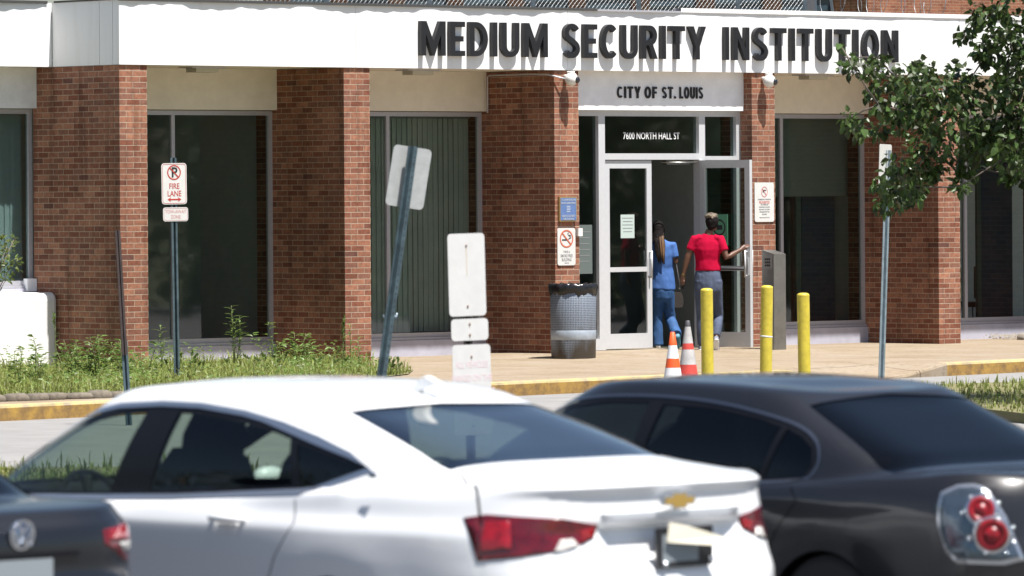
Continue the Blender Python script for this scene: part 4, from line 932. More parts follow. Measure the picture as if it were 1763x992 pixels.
# trees across the grounds (they stand in the windows' reflections)
def far_tree(x, y, h, r, label):
    root = empty('shade_tree', (x, y, -.4), 0, label, 'tree', 'trees across the grounds'); b = MB(); b.tube([(0, 0, 0), (.1, 0, h*.35), (0, .1, h*.8)], [.25, .2, .06], 8)
    V, Fc = [], []
    for k in range(34):
        c = Vector((rnd.uniform(-1, 1)*r, rnd.uniform(-1, 1)*r, h*.10+rnd.random()*h*.88)); c.x *= 1-.5*abs(c.z/h-.5); b.tube([(0, 0, h*.4), c], [.06, .02], 5)
        for j in range(170):
            o = rv()*r*.24; leaf(V, Fc, c+o, rv(), Vector((0, 0, 1))+rv()*.5, .27, .19)
    b.build('trunk', BARK, root); mesh_vf('crown', V, Fc, FARTREE, root)
for i, (x, y, h, r) in enumerate(((30, 66, 8, 3.4), (36, 59, 10, 4.2), (45, 66, 11, 4.5), (41, 72, 9, 4), (52, 58, 12, 5), (60, 70, 12, 5), (55, 80, 12, 5), (34, 80, 9, 4), (48, 72, 11, 5), (68, 62, 13, 6), (64, 80, 13, 6), (44, 50, 11, 5))):
    far_tree(x, y, h, r, 'shade tree added out of view at left, mirrored in the car windows')
for x, y, h, r in ((-38, 22, 8, 4), (-46, 32, 10, 5.5), (-44, 44, 10, 5.5), (-40, 12, 10, 5.5), (-50, 22, 11, 5.5)): far_tree(x, y, h, r, 'shade tree added out of view at left, mirrored in the car windows')  # unseen trees added at left to darken reflections in the car sides

# ------------------------------------------------------------------ cars
CARM = {}
def paint(name, c, coat=1.0, rough=.35, metal=0.0, flake=0):
    return mat(name, c, rough, metal, coat=coat)
WPAINT = paint('white_car_paint', (.78, .79, .80)); BPAINT = mat('charcoal_car_paint', (.009, .009, .011), .35, .2, coat=.8); NPAINT = mat('dark_blue_grey_paint', (.005, .006, .009), .32, .0, coat=.45)
CARGLASS = glass_mat('car_glass', (.52, .60, .55), .55, ior=1.45); CARGLASSD = glass_mat('dark_tint_car_glass', (.03, .035, .04), .55, ior=1.45); REARGLASS = glass_mat('rear_car_glass', (.34, .42, .40), 1.0, ior=1.62)
TRIM = mat('black_gloss_trim', (.006, .006, .008), .35, spec=.25); CHROME = mat('chrome_trim', (.70, .72, .75), .14, 1.0); STRIP = mat('brushed_bright_trim', (.80, .82, .86), .42, .7); SATIN = mat('satin_silver', (.50, .54, .60), .3, .9)
LINER = mat('cabin_liner', (.010, .010, .012), .9, spec=.2); SEAT = mat('black_seat_fabric', (.012, .012, .014), .85, spec=.2); TYRE = mat('tyre_rubber', (.02, .02, .02), .9); RIM = mat('alloy_rim', (.42, .43, .45), .35, .8)
REDL = mat('red_lens', (.11, .002, .006), .12, coat=1, noise=.45, nscale=14); REDB = mat('bright_red_lens', (.26, .004, .008), .10, coat=1, noise=.3, nscale=25); CLEARL = mat('clear_lens_silver', (.55, .57, .60), .2, .85); REDLAMP = mat('round_red_lens', (.22, .006, .012), .32, noise=.45, nscale=22); PINKW = mat('reverse_lens', (.52, .50, .47), .2, coat=1)
LENSG = mat('dull_lens_silver', (.10, .13, .16), .16, .7, coat=.6, noise=.25, nscale=9)
SEAM = mat('panel_gap', (.008, .008, .008), .9); PLATEM = mat('plate_dull', (.22, .25, .27), .4); GOLD = mat('gold_badge', (.55, .36, .10), .35, .6)
PLATEF = mat('black_plate_frame', (.012, .012, .014), .4); FLAP = mat('beige_card', (.52, .49, .40), .8)

def interp(pts):
    xs_, ys_ = zip(*pts); xs_ = np.array(xs_); ys_ = np.array(ys_); m = np.gradient(ys_, xs_)
    def f(x):
        x = min(max(x, xs_[0]), xs_[-1]); i = min(max(int(np.searchsorted(xs_, x))-1, 0), len(xs_)-2); h = xs_[i+1]-xs_[i]; t = (x-xs_[i])/h
        return float((2*t**3-3*t*t+1)*ys_[i]+(t**3-2*t*t+t)*h*m[i]+(-2*t**3+3*t*t)*ys_[i+1]+(t**3-t*t)*h*m[i+1])
    return f
def plan_loop(xr, xf, w, nr, nf, q=11):
    """closed plan outline, starting at the rear centre, the left side first; corners stay at fixed indices"""
    xm = (xr+xf)/2
    def half(a, n, sx):
        def P(t): return (xm+sx*a*abs(math.cos(t))**(2/n), w*abs(math.sin(t))**(2/n))
        out = []
        for t0, t1 in ((0, math.pi/4), (math.pi/4, math.pi/2)):
            d = [P(t0+(t1-t0)*(i/400)) for i in range(401)]; s = [0]
            for p, q_ in zip(d, d[1:]): s.append(s[-1]+math.hypot(q_[0]-p[0], q_[1]-p[1]))
            for k in range(2*q if t0 else q):
                n_ = 2*q if t0 else q; tgt = s[-1]*k/n_; i = min(int(np.searchsorted(s, tgt)), 400); 
                if i > 0 and s[i] > s[i-1]:
                    r_ = (tgt-s[i-1])/(s[i]-s[i-1]); out.append((d[i-1][0]+(d[i][0]-d[i-1][0])*r_, d[i-1][1]+(d[i][1]-d[i-1][1])*r_))
                else: out.append(d[i])
        out.append(d[-1]); return out
    r_ = half(xm-xr, nr, -1); f_ = half(xf-xm, nf, 1)
    left = r_ + f_[::-1][1:]
    return left + [(x, -y) for x, y in left[::-1][1:-1]]
def car_shell(rings, sub=5):
    key = []
    for (xr, xf, w, nr, nf, zf, bulge) in rings:
        lp = plan_loop(xr, xf, w, nr, nf); key.append([Vector((x, y, zf(x, y) if callable(zf) else zf)) for x, y in lp])
    n = len(key[0]); out = [key[0]]
    for i in range(len(key)-1):
        k0, k1, k2, k3 = key[max(i-1, 0)], key[i], key[i+1], key[min(i+2, len(key)-1)]
        for s in range(1, sub+1):
            t = s/sub; row = []
            for a, b_, c, d in zip(k0, k1, k2, k3):
                l = (c-b_).length; m1 = (c-a)*(l/max(1e-4, (b_-a).length+l)) if i > 0 else (c-b_); m2 = (d-b_)*(l/max(1e-4, (d-c).length+l)) if i < len(key)-2 else (c-b_)
                row.append(b_*(2*t**3-3*t*t+1)+m1*(t**3-2*t*t+t)+c*(-2*t**3+3*t*t)+m2*(t**3-t*t))
            out.append(row)
    return out, n
def cut(bm, sel, poly, d, new):
    """cut the faces picked by sel along a convex outline projected along d; the faces inside get material index `new`"""
    fs = [f for f in bm.faces if sel(f)]
    for f in fs: f[lay] = f.material_index
    c = sum((Vector(p) for p in poly), Vector())/len(poly); d = Vector(d).normalized()
    for a, b_ in zip(poly, list(poly[1:])+[poly[0]]):
        a, b_ = Vector(a), Vector(b_); nn = (b_-a).cross(d)
        if nn.length < 1e-7 or not fs: continue
        nn.normalize()
        if (c-a).dot(nn) > 0: nn = -nn
        es = {e for f in fs for e in f.edges}; vs = {v for f in fs for v in f.verts}
        r_ = bmesh.ops.bisect_plane(bm, geom=fs+list(es)+list(vs), dist=1e-5, plane_co=a, plane_no=nn)
        fs = [f for f in r_['geom'] if isinstance(f, bmesh.types.BMFace) and (f.calc_center_median()-a).dot(nn) <= 1e-6]
    for f in fs: f.material_index = new
def extract(bm, idx, name, m, parent, off=0.0, thick=0.0):
    fs = [f for f in bm.faces if f.material_index in idx]
    if not fs: return None
    ix = {}; V = []; Fc = []; N_ = []
    for f in fs:
        r_ = []
        for v in f.verts:
            if v.index not in ix: ix[v.index] = len(V); V.append(v.co + v.normal*off); N_.append(v.normal.copy())
            r_.append(ix[v.index])
        Fc.append(tuple(r_))
    if thick:
        n = len(V); V2 = V+[p-q*thick for p, q in zip(V, N_)]; cnt = {}
        for f in Fc:
            for a, b_ in zip(f, f[1:]+f[:1]): cnt[(a, b_)] = 1
        F2 = list(Fc)+[tuple(n+i for i in reversed(f)) for f in Fc]+[(a, a+n, b_+n, b_) for (a, b_) in cnt if (b_, a) not in cnt]
        return mesh_vf(name, [tuple(p) for p in V2], F2, m, parent, True)
    return mesh_vf(name, [tuple(p) for p in V], Fc, m, parent, True)
def side(pts, y): return [(x, y, z) for x, z in pts]
def build_car(root, S):
    """S: rings of the body plus the outlines of glass, lamps and gaps; x runs from the rear bumper forward, y to the left"""
    global lay
    rows, n = car_shell(S['rings'], S.get('sub', 5)); bm = bmesh.new(); vv = [[bm.verts.new(p) for p in r_] for r_ in rows]
    for a, b_ in zip(vv, vv[1:]):
        for j in range(n):
            f = bm.faces.new((a[j], b_[j], b_[(j+1) % n], a[(j+1) % n])); f.smooth = True
    top = vv[-1]; h = n//2
    for j in range(h):                                       # close the roof along its centre line
        a, b_, c, d = top[j], top[j+1], top[(n-j-1) % n], top[(n-j) % n]
        q = [a]; [q.append(x) for x in (b_, c, d) if x not in q]
        if len(q) > 2:
            try: bm.faces.new(q[::-1]).smooth = True
            except ValueError: pass
    try: bm.faces.new(vv[0])
    except ValueError: pass
    bmesh.ops.recalc_face_normals(bm, faces=bm.faces[:]); bm.normal_update()
    for v in bm.verts:                                       # flared arches over the wheels
        for ax in S['axles']:
            dx = v.co.x-ax; dz = v.co.z-.36; r_ = math.hypot(dx, dz)
            if .2 < v.co.z < S['belt'] and abs(v.co.y) > .5 and r_ < .75: v.co.y += math.copysign(.012*math.exp(-((r_-.40)/.13)**2), v.co.y)
    for (x1, y1, z0, z1, dp) in S.get('recess', ()):
        for v in bm.verts:
            if v.co.x < x1 and z0 < v.co.z < z1 and abs(v.co.y) < y1:
                e = min((y1-abs(v.co.y))/.06, (v.co.z-z0)/.05, (z1-v.co.z)/.012, 1); v.co.x += dp*e
    lay = bm.faces.layers.int.new('old'); bm.normal_update()
    G, B = S['belt']-.06, 0
    for sg_ in (1, -1):
        sd = lambda f, s=sg_: f.calc_center_median().y*s > .35 and abs(f.normal.y) > .25 and f.material_index in (0,)
        yy = .8*sg_
        if S.get('surround'): cut(bm, sd, side(S['surround'], yy), (0, 1, 0), 7)
        sd7 = lambda f, s=sg_: f.calc_center_median().y*s > .35 and abs(f.normal.y) > .2 and f.material_index in (0, 7)
        cut(bm, sd7, side(S['dlo'], yy), (0, 1, 0), 1)
        sd1 = lambda f, s=sg_: f.calc_center_median().y*s > .35 and f.material_index == 1
        for k, g in enumerate(S['glass']): cut(bm, sd1, side(g, yy), (0, 1, 0), 10+k)
        for ax in S['axles']:
            sa = lambda f, s=sg_: f.calc_center_median().y*s > .5 and f.material_index == 0 and f.calc_center_median().z < S['belt']
            cut(bm, sa, [(ax+.36*math.cos(w*.2618), yy, .32+.36*math.sin(w*.2618)) for w in range(24)], (0, 1, 0), 30)
        for g in S['gaps']: cut(bm, lambda f, s=sg_: f.calc_center_median().y*s > .45 and f.material_index == 0 and abs(f.normal.y) > .3, side(g, yy), (0, 1, 0), 31)
    mir = lambda P: [(x, -y, z) for x, y, z in P]
    for k, (P, d, base, idx) in enumerate(S['rear']):
        cut(bm, lambda f, b2=base: f.material_index in b2 and f.normal.dot(Vector(d)) < -.05 and (f.calc_center_median()-sum((Vector(p_) for p_ in P), Vector())/len(P)).length < (.55 if idx >= 40 else 2.2), P, d, idx)
    bm.verts.index_update()
    bm.normal_update()
    bd = extract(bm, {0}, 'body', S['paint'], root)
    extract(bm, {31}, 'panel_gap', SEAM, bd, -.006)
    extract(bm, {1}, 'window_trim', TRIM, bd, -.002)
    if S.get('surround'): extract(bm, {7}, 'window_surround', S['surround_mat'], bd, .003)
    for sg_ in (1, -1):
        for k in range(len(S['glass'])):
            fs = {10+k}
            old = [f for f in bm.faces if f.material_index == 10+k and f.calc_center_median().y*sg_ < 0]
            for f in old: f.material_index = 98
            extract(bm, fs, 'side_window', S['side_glass'], root, -.006)
            for f in old: f.material_index = 10+k
    extract(bm, {20}, 'rear_window', S['rear_glass'], root, -.005); extract(bm, {21}, 'windscreen', CARGLASS, root, -.005)
    done = set(); base_lamp = {}
    for k, (P, d, base, idx) in enumerate(S['rear']):
        if idx >= 40 and idx not in done:
            done.add(idx); nm, m, off, sides = S['parts'][idx]
            grp = {40, 41, 42, 44} if idx == 40 else {idx}
            if sides:
                for sg_ in (1, -1):
                    old = [(f, f.material_index) for f in bm.faces if f.material_index in grp and f.calc_center_median().y*sg_ < 0]
                    for f, _ in old: f.material_index = 98
                    q_ = extract(bm, grp, nm, m, root if idx == 40 else base_lamp[sg_], off, .012 if idx == 40 else .004)
                    if idx == 40: base_lamp[sg_] = q_
                    for f, o_ in old: f.material_index = o_
            else: extract(bm, {idx}, nm, m, root, off, .006)
    # dark inner lining of everything that is not glass
    cab = S['cabin']
    fs = [f for f in bm.faces if f.material_index in (0, 1, 7, 31, 32) and cab[0] < f.calc_center_median().x < cab[1] and f.calc_center_median().z > .5]
    keep = [f.material_index for f in fs]
    for f in fs: f.material_index = 97
    li = extract(bm, {97}, 'cabin_lining', LINER, root, -.022)
    bm.free()
    b = MB(); b.box((cab[0]-.1, -.78, .28), (cab[1]+.5, .78, .33)); b.box((cab[0]-.12, -.70, S['shelf']-.03), (cab[0]+.42, .70, S['shelf'])); b.box((cab[0]+.28, -.78, .3), (cab[0]+.34, .78, S['shelf']-.04))
    b.build('cabin_floor', LINER, root)
    b = MB(); pr = [(S['dash'], .45), (S['dash']-.05, .80), (S['dash']+.05, .93), (S['dash']+.35, .96), (S['dash']+.75, .95), (S['dash']+.75, .4)]
    M = Matrix(((1, 0, 0, 0), (0, 1, 0, 0), (0, 0, 1, 0), (0, 0, 0, 1))); b.prism(pr, -.70, .70); b.ball((S['dash']+.06, .37, .93), (.12, .2, .06), 10); b.build('dashboard', LINER, root)
    def seat(x, y, w, head=True, k=1.0):
        b = MB(); b.box((x-.05, y-w/2, .45), (x+.50, y+w/2, .60))
        th = R(-17); Mb = Matrix.Translation((x, y, .56)) @ Matrix.Rotation(th, 4, 'Y') @ Matrix.Diagonal((1, 1, k, 1))
        pr = [(-w/2, 0), (w/2, 0), (w/2+.01, .3), (w/2-.02, .52), (w/2-.09, .62), (-w/2+.09, .62), (-w/2+.02, .52), (-w/2-.01, .3)]
        b.prism(pr, -.10, .06, M=Mb @ Matrix.Rotation(R(90), 4, 'Z')); o = b.build('seat', SEAT, root)
        if head:
            hw = .14
            for yy in ((0,) if w < .8 else (-.36, .36)):
                hb = MB()
                hb.prism([(yy-hw, .60), (yy+hw, .60), (yy+hw+.01, .70), (yy+hw-.03, .80), (yy-hw+.03, .80), (yy-hw-.01, .70)], -.06, .05, M=Mb @ Matrix.Rotation(R(90), 4, 'Z'))
                hb.tube([Mb @ Vector((0, yy, .55)), Mb @ Vector((0, yy, .64))], .03, 5)
                hb.build('headrest', SEAT, o)
    for y in (.38, -.38): seat(S['fseat'], y, .50)
    seat(S['rseat'], 0, 1.25, k=.72)
    b = MB(); Ms = Matrix.Translation((S['dash']-.22, .37, .87)) @ Matrix.Rotation(R(-66), 4, 'Y')
    b.tube([Ms @ Vector((.185*math.cos(i*.2618), .185*math.sin(i*.2618), 0)) for i in range(25)], .016, 8, cap=False)
    b.box((-.17, -.02, -.01), (.17, .02, .012), M=Ms); b.ball(Ms.translation, (.03, .07, .06), 10); b.tube([Ms.translation, (S['dash']+.05, .37, .80)], .03, 8); b.build('steering_wheel', LINER, root)
    # wheels
    for ax in S['axles']:
        for s in (1, -1):
            M = Matrix.Translation((ax, s*(S['w']-.13), .33)) @ Matrix.Rotation(R(90), 4, 'X')
            b = MB(); b.lathe([(.20, -.10), (.29, -.11), (.325, -.085), (.335, -.04), (.335, .04), (.325, .085), (.29, .11), (.20, .10)], 32, M=M); t_ = b.build('wheel', TYRE, root)
            b = MB(); b.lathe([(.20, -.10), (.19, -.06), (.19, .06), (.20, .10)], 28, M=M)
            for k in range(5):
                a = k*1.2566; Mk = M @ Matrix.Rotation(a, 4, 'Z'); b.box((.03, -.028, .05*(-s)-.02), (.20, .028, .05*(-s)+.02), M=Mk)
            b.lathe([(.0, -.08), (.06, -.07), (.06, .07), (.0, .08)], 16, M=M); b.build('rim', RIM, t_)
            b = MB(); b.lathe([(.40, -.16), (.40, .10), (.0, .10)], 28, M=Matrix.Translation((ax, s*(S['w']-.22), .34)) @ Matrix.Rotation(R(-90*s), 4, 'X')); b.build('wheel_well', LINER, root)
    return bd
def place(name, Rr, phi, zg, label):
    return empty(name, (Rr[0], Rr[1], zg), R(90+phi), label, 'car', 'cars parked in the lot')
def mirror(P): return [(x, -y, z) for x, y, z in P]
def handle(root, x, y, z, m):
    b = MB(); b.tube([(x-.11, y-.01, z), (x-.08, y+.032, z), (x+.08, y+.034, z+.002), (x+.11, y-.01, z+.004)], [.014, .017, .017, .014], 8); o = b.build('door_handle', m, root)
def mirror_part(root, x, y, z, m):
    for s in (1, -1):
        b = MB(); b.ball((x, s*(y+.13), z), (.055, .10, .052), 14); b.tube([(x, s*(y-.16), z-.05), (x, s*(y+.08), z-.03)], .025, 8); b.build('door_mirror', m, root)

# white saloon -----------------------------------------------------------
zt = interp([(.0, 1.075), (.25, 1.07), (.6, 1.055), (1.0, 1.06), (1.5, 1.035), (2.2, .99), (3.0, .955), (3.6, .94), (4.2, .90), (4.75, .81), (5.1, .70)])
zs = lambda d: (lambda x, y: zt(x)-d)
zdeck = interp([(.0, 1.092), (.15, 1.098), (.40, 1.13), (.66, 1.165), (.9, 1.15), (1.2, 1.10), (1.5, 1.045), (2.4, .995), (3.4, .952), (3.9, .962), (4.2, .965), (4.6, .89), (5.1, .75)])
zgb = interp([(.64, 1.170), (.9, 1.15), (1.15, 1.115), (1.5, 1.048), (2.4, .997), (3.4, .957), (3.8, .955), (4.0, .965), (4.2, .985)])
zra = interp([(1.4, 1.372), (1.55, 1.392), (1.9, 1.415), (2.3, 1.432), (2.8, 1.432), (3.1, 1.415), (3.35, 1.385)])
zrb = interp([(1.5, 1.415), (1.8, 1.455), (2.3, 1.475), (2.8, 1.470), (3.1, 1.452), (3.35, 1.42)])
zmid = lambda x, y: .5*(zgb(min(x+.0, 3.7))+zra(min(max(x, 1.4), 3.0)))*1.0
def gl_ring(t, xr0, xr1, xf0, xf1, w0, w1, za, zb_, bow=.0):
    xr = xr0+(xr1-xr0)*t; xf = xf0+(xf1-xf0)*t; w = w0+(w1-w0)*t+bow*math.sin(math.pi*t)
    def z(x, y):
        s = (x-xr)/(xf-xr); return za(xr0+(xf0-xr0)*s)*(1-t)+zb_(xr1+(xf1-xr1)*s)*t + .012*math.sin(math.pi*t)*(1 if s < .15 or s > .85 else 0)*0
    return (xr, xf, w, 5.5, 4.5, z, 0)
def grow(P, k):
    cx = sum(p[0] for p in P)/len(P); cz = sum(p[1] for p in P)/len(P); out = []
    for i, p in enumerate(P):
        a = Vector(P[i-1]); c = Vector(P[(i+1) % len(P)]); t = (c-a).normalized(); nn = Vector((t.y, -t.x))
        if (Vector(p)-Vector((cx, cz))).dot(nn) < 0: nn = -nn
        out.append(tuple(Vector(p)+nn*k))
    return out
def deckz(zd, zt_, x, y, w):
    t = min(max((abs(y)-(w-.22))/.22, 0), 1); t = t*t*(3-2*t); q = min(max((x-.25)/.3, 0), 1); return zd(x)+((zt_(x)+.012)-zd(x))*t*q
def body_rings(P):
    g = lambda t: gl_ring(t, *P['green'], bow=.030)
    L_ = P['L']; w = P['w']
    return [(.16, L_-.14, w-.08, 5, 4, .20, 0), (.045, L_-.02, w-.012, P['n'], 3.6, .36, 0), (.015, L_, w-.002, P['n'], 3.4, .52, 0), (P['b1'], L_-.01, w-.002, P['n'], 3.4, lambda x, y: .68, 0)] + P['mid'] + [g(0), g(.25), g(.5), g(.75), g(1)] + P['roof']

imp = dict(L=5.11, w=.927, n=5.2, b1=.0, green=(.655, 1.50, 4.16, 3.28, .802, .640, zgb, zra),
    mid=[(.035, 5.06, .928, 5.2, 3.4, lambda x, y: min(.765, zt(x)-.13), 0), (.062, 5.03, .926, 5.2, 3.4, lambda x, y: min(.86, zt(x)-.075), 0), (.070, 5.02, .920, 5.2, 3.4, lambda x, y: min(.89, zt(x)-.05), 0), (.060, 5.0, .893, 5.2, 3.4, lambda x, y: .95 if x < 1.4 else min(.95, zt(x)-.025), 0),
         (.062, 4.98, .872, 5.2, 3.4, lambda x, y: zt(x)-.035 if x < 1.2 else zt(x)-.012, 0), (.036, 4.96, .852, 5.2, 3.4, lambda x, y: zt(x)+.010 if x < .3 else zt(x)+.0, 0), (.060, 4.9, .838, 5.2, 3.4, lambda x, y: deckz(zdeck, zt, x, y, .80), 0), (.32, 4.6, .822, 5.4, 3.8, lambda x, y: deckz(zdeck, zt, x, y, .79), 0)],
    roof=[(1.56, 3.20, .60, 4.5, 4, lambda x, y: zra(x)+.028, 0), (1.72, 3.05, .50, 4, 3.6, lambda x, y: zrb(x)+.004, 0), (1.95, 2.85, .28, 3, 3, lambda x, y: zrb(x)+.020, 0), (2.2, 2.6, .05, 2.5, 2.5, lambda x, y: zrb(x)+.025, 0)])
WDLO = [(1.14, 1.15), (1.505, 1.045), (2.4, .992), (3.75, .945), (3.93, .975), (3.97, 1.02), (3.74, 1.115), (3.55, 1.205), (3.37, 1.28), (3.19, 1.33), (3.0, 1.36), (2.68, 1.377), (2.4, 1.374), (2.085, 1.347), (1.80, 1.303), (1.53, 1.247), (1.3, 1.185)]
S = dict(rings=body_rings(imp), sub=5, paint=WPAINT, side_glass=CARGLASS, rear_glass=REARGLASS, w=.927, axles=(1.24, 4.08), belt=1.0, cabin=(.66, 4.1), shelf=1.08, dash=3.78, fseat=2.85, rseat=1.85,
    dlo=WDLO, surround=grow(WDLO, .024), surround_mat=SATIN,
    glass=[[(2.905, .985), (3.72, .962), (3.88, .985), (3.90, 1.01), (3.70, 1.10), (3.52, 1.19), (3.34, 1.262), (3.17, 1.312), (2.98, 1.342), (2.77, 1.355)], [(1.635, 1.055), (2.62, 1.0), (2.54, 1.357), (2.4, 1.354), (2.1, 1.327), (1.83, 1.285), (1.71, 1.258)], [(1.18, 1.145), (1.50, 1.062), (1.575, 1.055), (1.655, 1.243), (1.40, 1.188)]],
    recess=[(.3, .43, .735, .922, .045)], gaps=[[(1.515, 1.0), (1.523, 1.0), (1.488, .90), (1.480, .90)], [(1.480, .90), (1.488, .90), (1.605, .745), (1.597, .745)], [(1.597, .745), (1.605, .745), (1.73, .45), (1.722, .45)], [(2.78, .95), (2.788, .95), (2.83, .40), (2.822, .40)], [(4.02, .90), (4.028, .90), (3.66, .40), (3.652, .40)]])
def rear_common(gl, ws): return [(gl, (1, 0, -.55), (0,), 20), (ws, (-1, 0, -.55), (0,), 21)]
lampP = [(.40, .885, .955), (.28, .86, .972), (.10, .60, .955), (.09, .415, .925), (.07, .455, .865), (.06, .60, .825), (.15, .84, .79), (.29, .905, .775)]
S['rear'] = rear_common([(.68, .675, 1.172), (.675, -.675, 1.172), (1.50, -.56, 1.385), (1.53, 0, 1.395), (1.50, .56, 1.385)], [(4.16, .70, .985), (4.16, -.70, .985), (3.28, -.55, 1.385), (3.28, .55, 1.385)])
def lampcut(P, idx, d=(.8, -.6, 0), base=(0,)): 
    return [(P, d, base, idx), (mirror(P), (d[0], -d[1], d[2]), base, idx)]
S['rear'] += [(P_, d_, (0,), 31) for Q_, d_ in (([(.67, .668, 1.1), (.67, .678, 1.1), (.40, .805, 1.1), (.40, .795, 1.1)], (0, 0, -1)),) for P_ in (Q_,)]
S['rear'] += [(mirror(P_), (d_[0], -d_[1], d_[2]), b_, i_) for P_, d_, b_, i_ in S['rear'] if i_ == 31]
S['rear'] += lampcut(lampP, 40) + lampcut([(.29, .875, .94), (.20, .80, .945), (.20, .80, .83), (.29, .89, .82)], 41, base=(40,))
S['rear'] += lampcut([(.10, .62, .865), (.09, .56, .868), (.08, .53, .832), (.10, .655, .815)], 42, base=(40,)) + lampcut([(.09, .52, .90), (.085, .44, .915), (.07, .455, .875), (.08, .515, .845)], 44, base=(40,))
S['rear'] += [([(.05, .415, .968), (.05, -.415, .968), (.05, -.40, .930), (.05, .40, .930)], (1, 0, 0), (0,), 43)]
S['parts'] = {40: ('tail_light', REDL, .004, True), 41: ('brake_lens', REDB, .009, True), 44: ('brake_lens', REDB, .009, True), 42: ('reverse_lens', PINKW, .009, True), 43: ('chrome_strip', STRIP, .005, False)}
c1 = place('white_sedan', (.72, 24.3), 43, -.32, 'white sedan in the foreground with red wedge tail lights and gold badge')
build_car(c1, S)
handle(c1, 1.92, .922, .905, WPAINT); handle(c1, 1.92, -.945, .905, WPAINT); handle(c1, 3.02, .922, .885, WPAINT)
b = MB(); b.ball((1.92, .921, .878), (.075, .008, .022), 10); b.build('handle_recess', WPAINT, c1)
mirror_part(c1, 3.90, .88, .955, WPAINT)
b = MB(); b.ball((1.01, .872, 1.122), (.032, .006, .014), 10); b.ball((.985, .873, 1.124), (.010, .010, .010), 8); b.build('side_badge', CHROME, c1)
# badge: a flattened cross with slanted ends
Mr = Matrix.Translation((.025, 0, 1.012)) @ Matrix.Rotation(R(-90), 4, 'Z')
bow = [(-.105, .018), (-.052, .018), (-.045, .036), (.052, .036), (.046, .018), (.112, .018), (.100, -.018), (.052, -.018), (.046, -.036), (-.052, -.036), (-.046, -.018), (-.112, -.018)]
b = MB(); b.prism([(x*.90, z*1.0) for x, z in bow], -.016, .006, M=Mr); b.build('badge', CHROME, c1)
b = MB(); b.prism([(x*.78, z*.78) for x, z in bow], -.0195, -.0165, M=Mr); b.build('badge_face', GOLD, c1)
Mr = Matrix.Translation((.045, -.015, .815)) @ Matrix.Rotation(R(-90), 4, 'Z')
b = MB(); b.box((-.165, -.055, -.085), (.165, -.035, .085), M=Mr); pl = b.build('number_plate', PLATEF, c1)
b = MB(); b.box((-.14, -.0575, -.062), (.075, -.0555, .055), M=Mr); b.build('plate_sheet', PLATEM, pl)
for bx_, bz_ in ((-.125, -.07), (.15, -.06)): b = MB(); b.ball(Mr @ Vector((bx_, -.06, bz_)), (.012, .018, .013), 8); b.build('bolt', CHROME, pl)
fl = MB(); P = [Mr @ Vector(p) for p in ((-.10, -.06, .105), (-.13, -.075, .025), (.20, -.14, -.005), (.17, -.10, .035), (.0, -.075, .085))]; fl.add(P+[p+Vector((.002, 0, .003)) for p in P], [(0, 1, 2, 3, 4), (9, 8, 7, 6, 5), (0, 5, 6, 1), (1, 6, 7, 2), (2, 7, 8, 3), (3, 8, 9, 4), (4, 9, 5, 0)])
f_ = fl.build('loose_card', FLAP, None); f_.matrix_world = Matrix.Translation(c1.location) @ c1.rotation_euler.to_matrix().to_4x4(); tag(f_, 'bent beige card hanging over the number plate of the white sedan', 'card')
b = MB(); b.prism([(-.10, 0), (.11, 0), (.02, .055), (-.02, .058)], -.02, .02, M=Matrix.Translation((1.62, 0, 1.455)) @ Matrix.Rotation(R(15), 4, 'Y')); b.build('roof_antenna', WPAINT, c1)

# dark saloon on the right ---------------------------------------------------
zt2 = interp([(.0, 1.02), (.3, 1.02), (.8, 1.01), (1.3, .985), (2.2, .962), (3.2, .935), (3.7, .90), (4.3, .82), (4.8, .68)])
zd2 = interp([(.0, 1.035), (.15, 1.045), (.45, 1.055), (.75, 1.06), (1.0, 1.03), (1.3, .99), (2.2, .967), (3.3, .94), (3.8, .95), (4.0, .945), (4.3, .86), (4.8, .70)])
zg2 = interp([(.72, 1.062), (1.0, 1.03), (1.3, .992), (2.2, .968), (3.2, .942), (3.7, .95), (3.98, .965)])
za2 = interp([(1.40, 1.345), (1.6, 1.372), (2.0, 1.395), (2.4, 1.404), (2.8, 1.398), (3.05, 1.378), (3.25, 1.345)])
zb2 = interp([(1.5, 1.375), (1.8, 1.415), (2.3, 1.438), (2.7, 1.432), (3.0, 1.41), (3.2, 1.38)])
alt = dict(L=4.86, w=.895, n=4.6, b1=.0, green=(.735, 1.45, 3.98, 3.16, .775, .605, zg2, za2),
    mid=[(.03, 4.82, .895, 4.6, 3.4, lambda x, y: min(.78, zt2(x)-.12), 0), (.05, 4.80, .888, 4.6, 3.4, lambda x, y: min(.88, zt2(x)-.08), 0), (.07, 4.78, .868, 4.6, 3.4, lambda x, y: min(.96, zt2(x)-.03), 0), (.10, 4.74, .835, 4.6, 3.4, lambda x, y: zt2(x), 0), (.15, 4.66, .812, 4.8, 3.5, lambda x, y: deckz(zd2, zt2, x, y, .78), 0), (.40, 4.35, .795, 5.2, 3.8, lambda x, y: deckz(zd2, zt2, x, y, .77), 0)],
    roof=[(1.51, 3.09, .565, 4.5, 4, lambda x, y: za2(x)+.025, 0), (1.68, 2.95, .46, 4, 3.6, lambda x, y: zb2(x)+.0, 0), (1.9, 2.75, .26, 3, 3, lambda x, y: zb2(x)+.014, 0), (2.1, 2.5, .05, 2.5, 2.5, lambda x, y: zb2(x)+.018, 0)])
dlo2 = [(1.245, 1.05), (1.30, .985), (2.2, .968), (3.55, .945), (3.75, .962), (3.80, 1.01), (3.58, 1.13), (3.35, 1.24), (3.10, 1.315), (2.8, 1.348), (2.4, 1.355), (2.0, 1.335), (1.65, 1.285), (1.42, 1.235), (1.29, 1.17), (1.242, 1.10)]
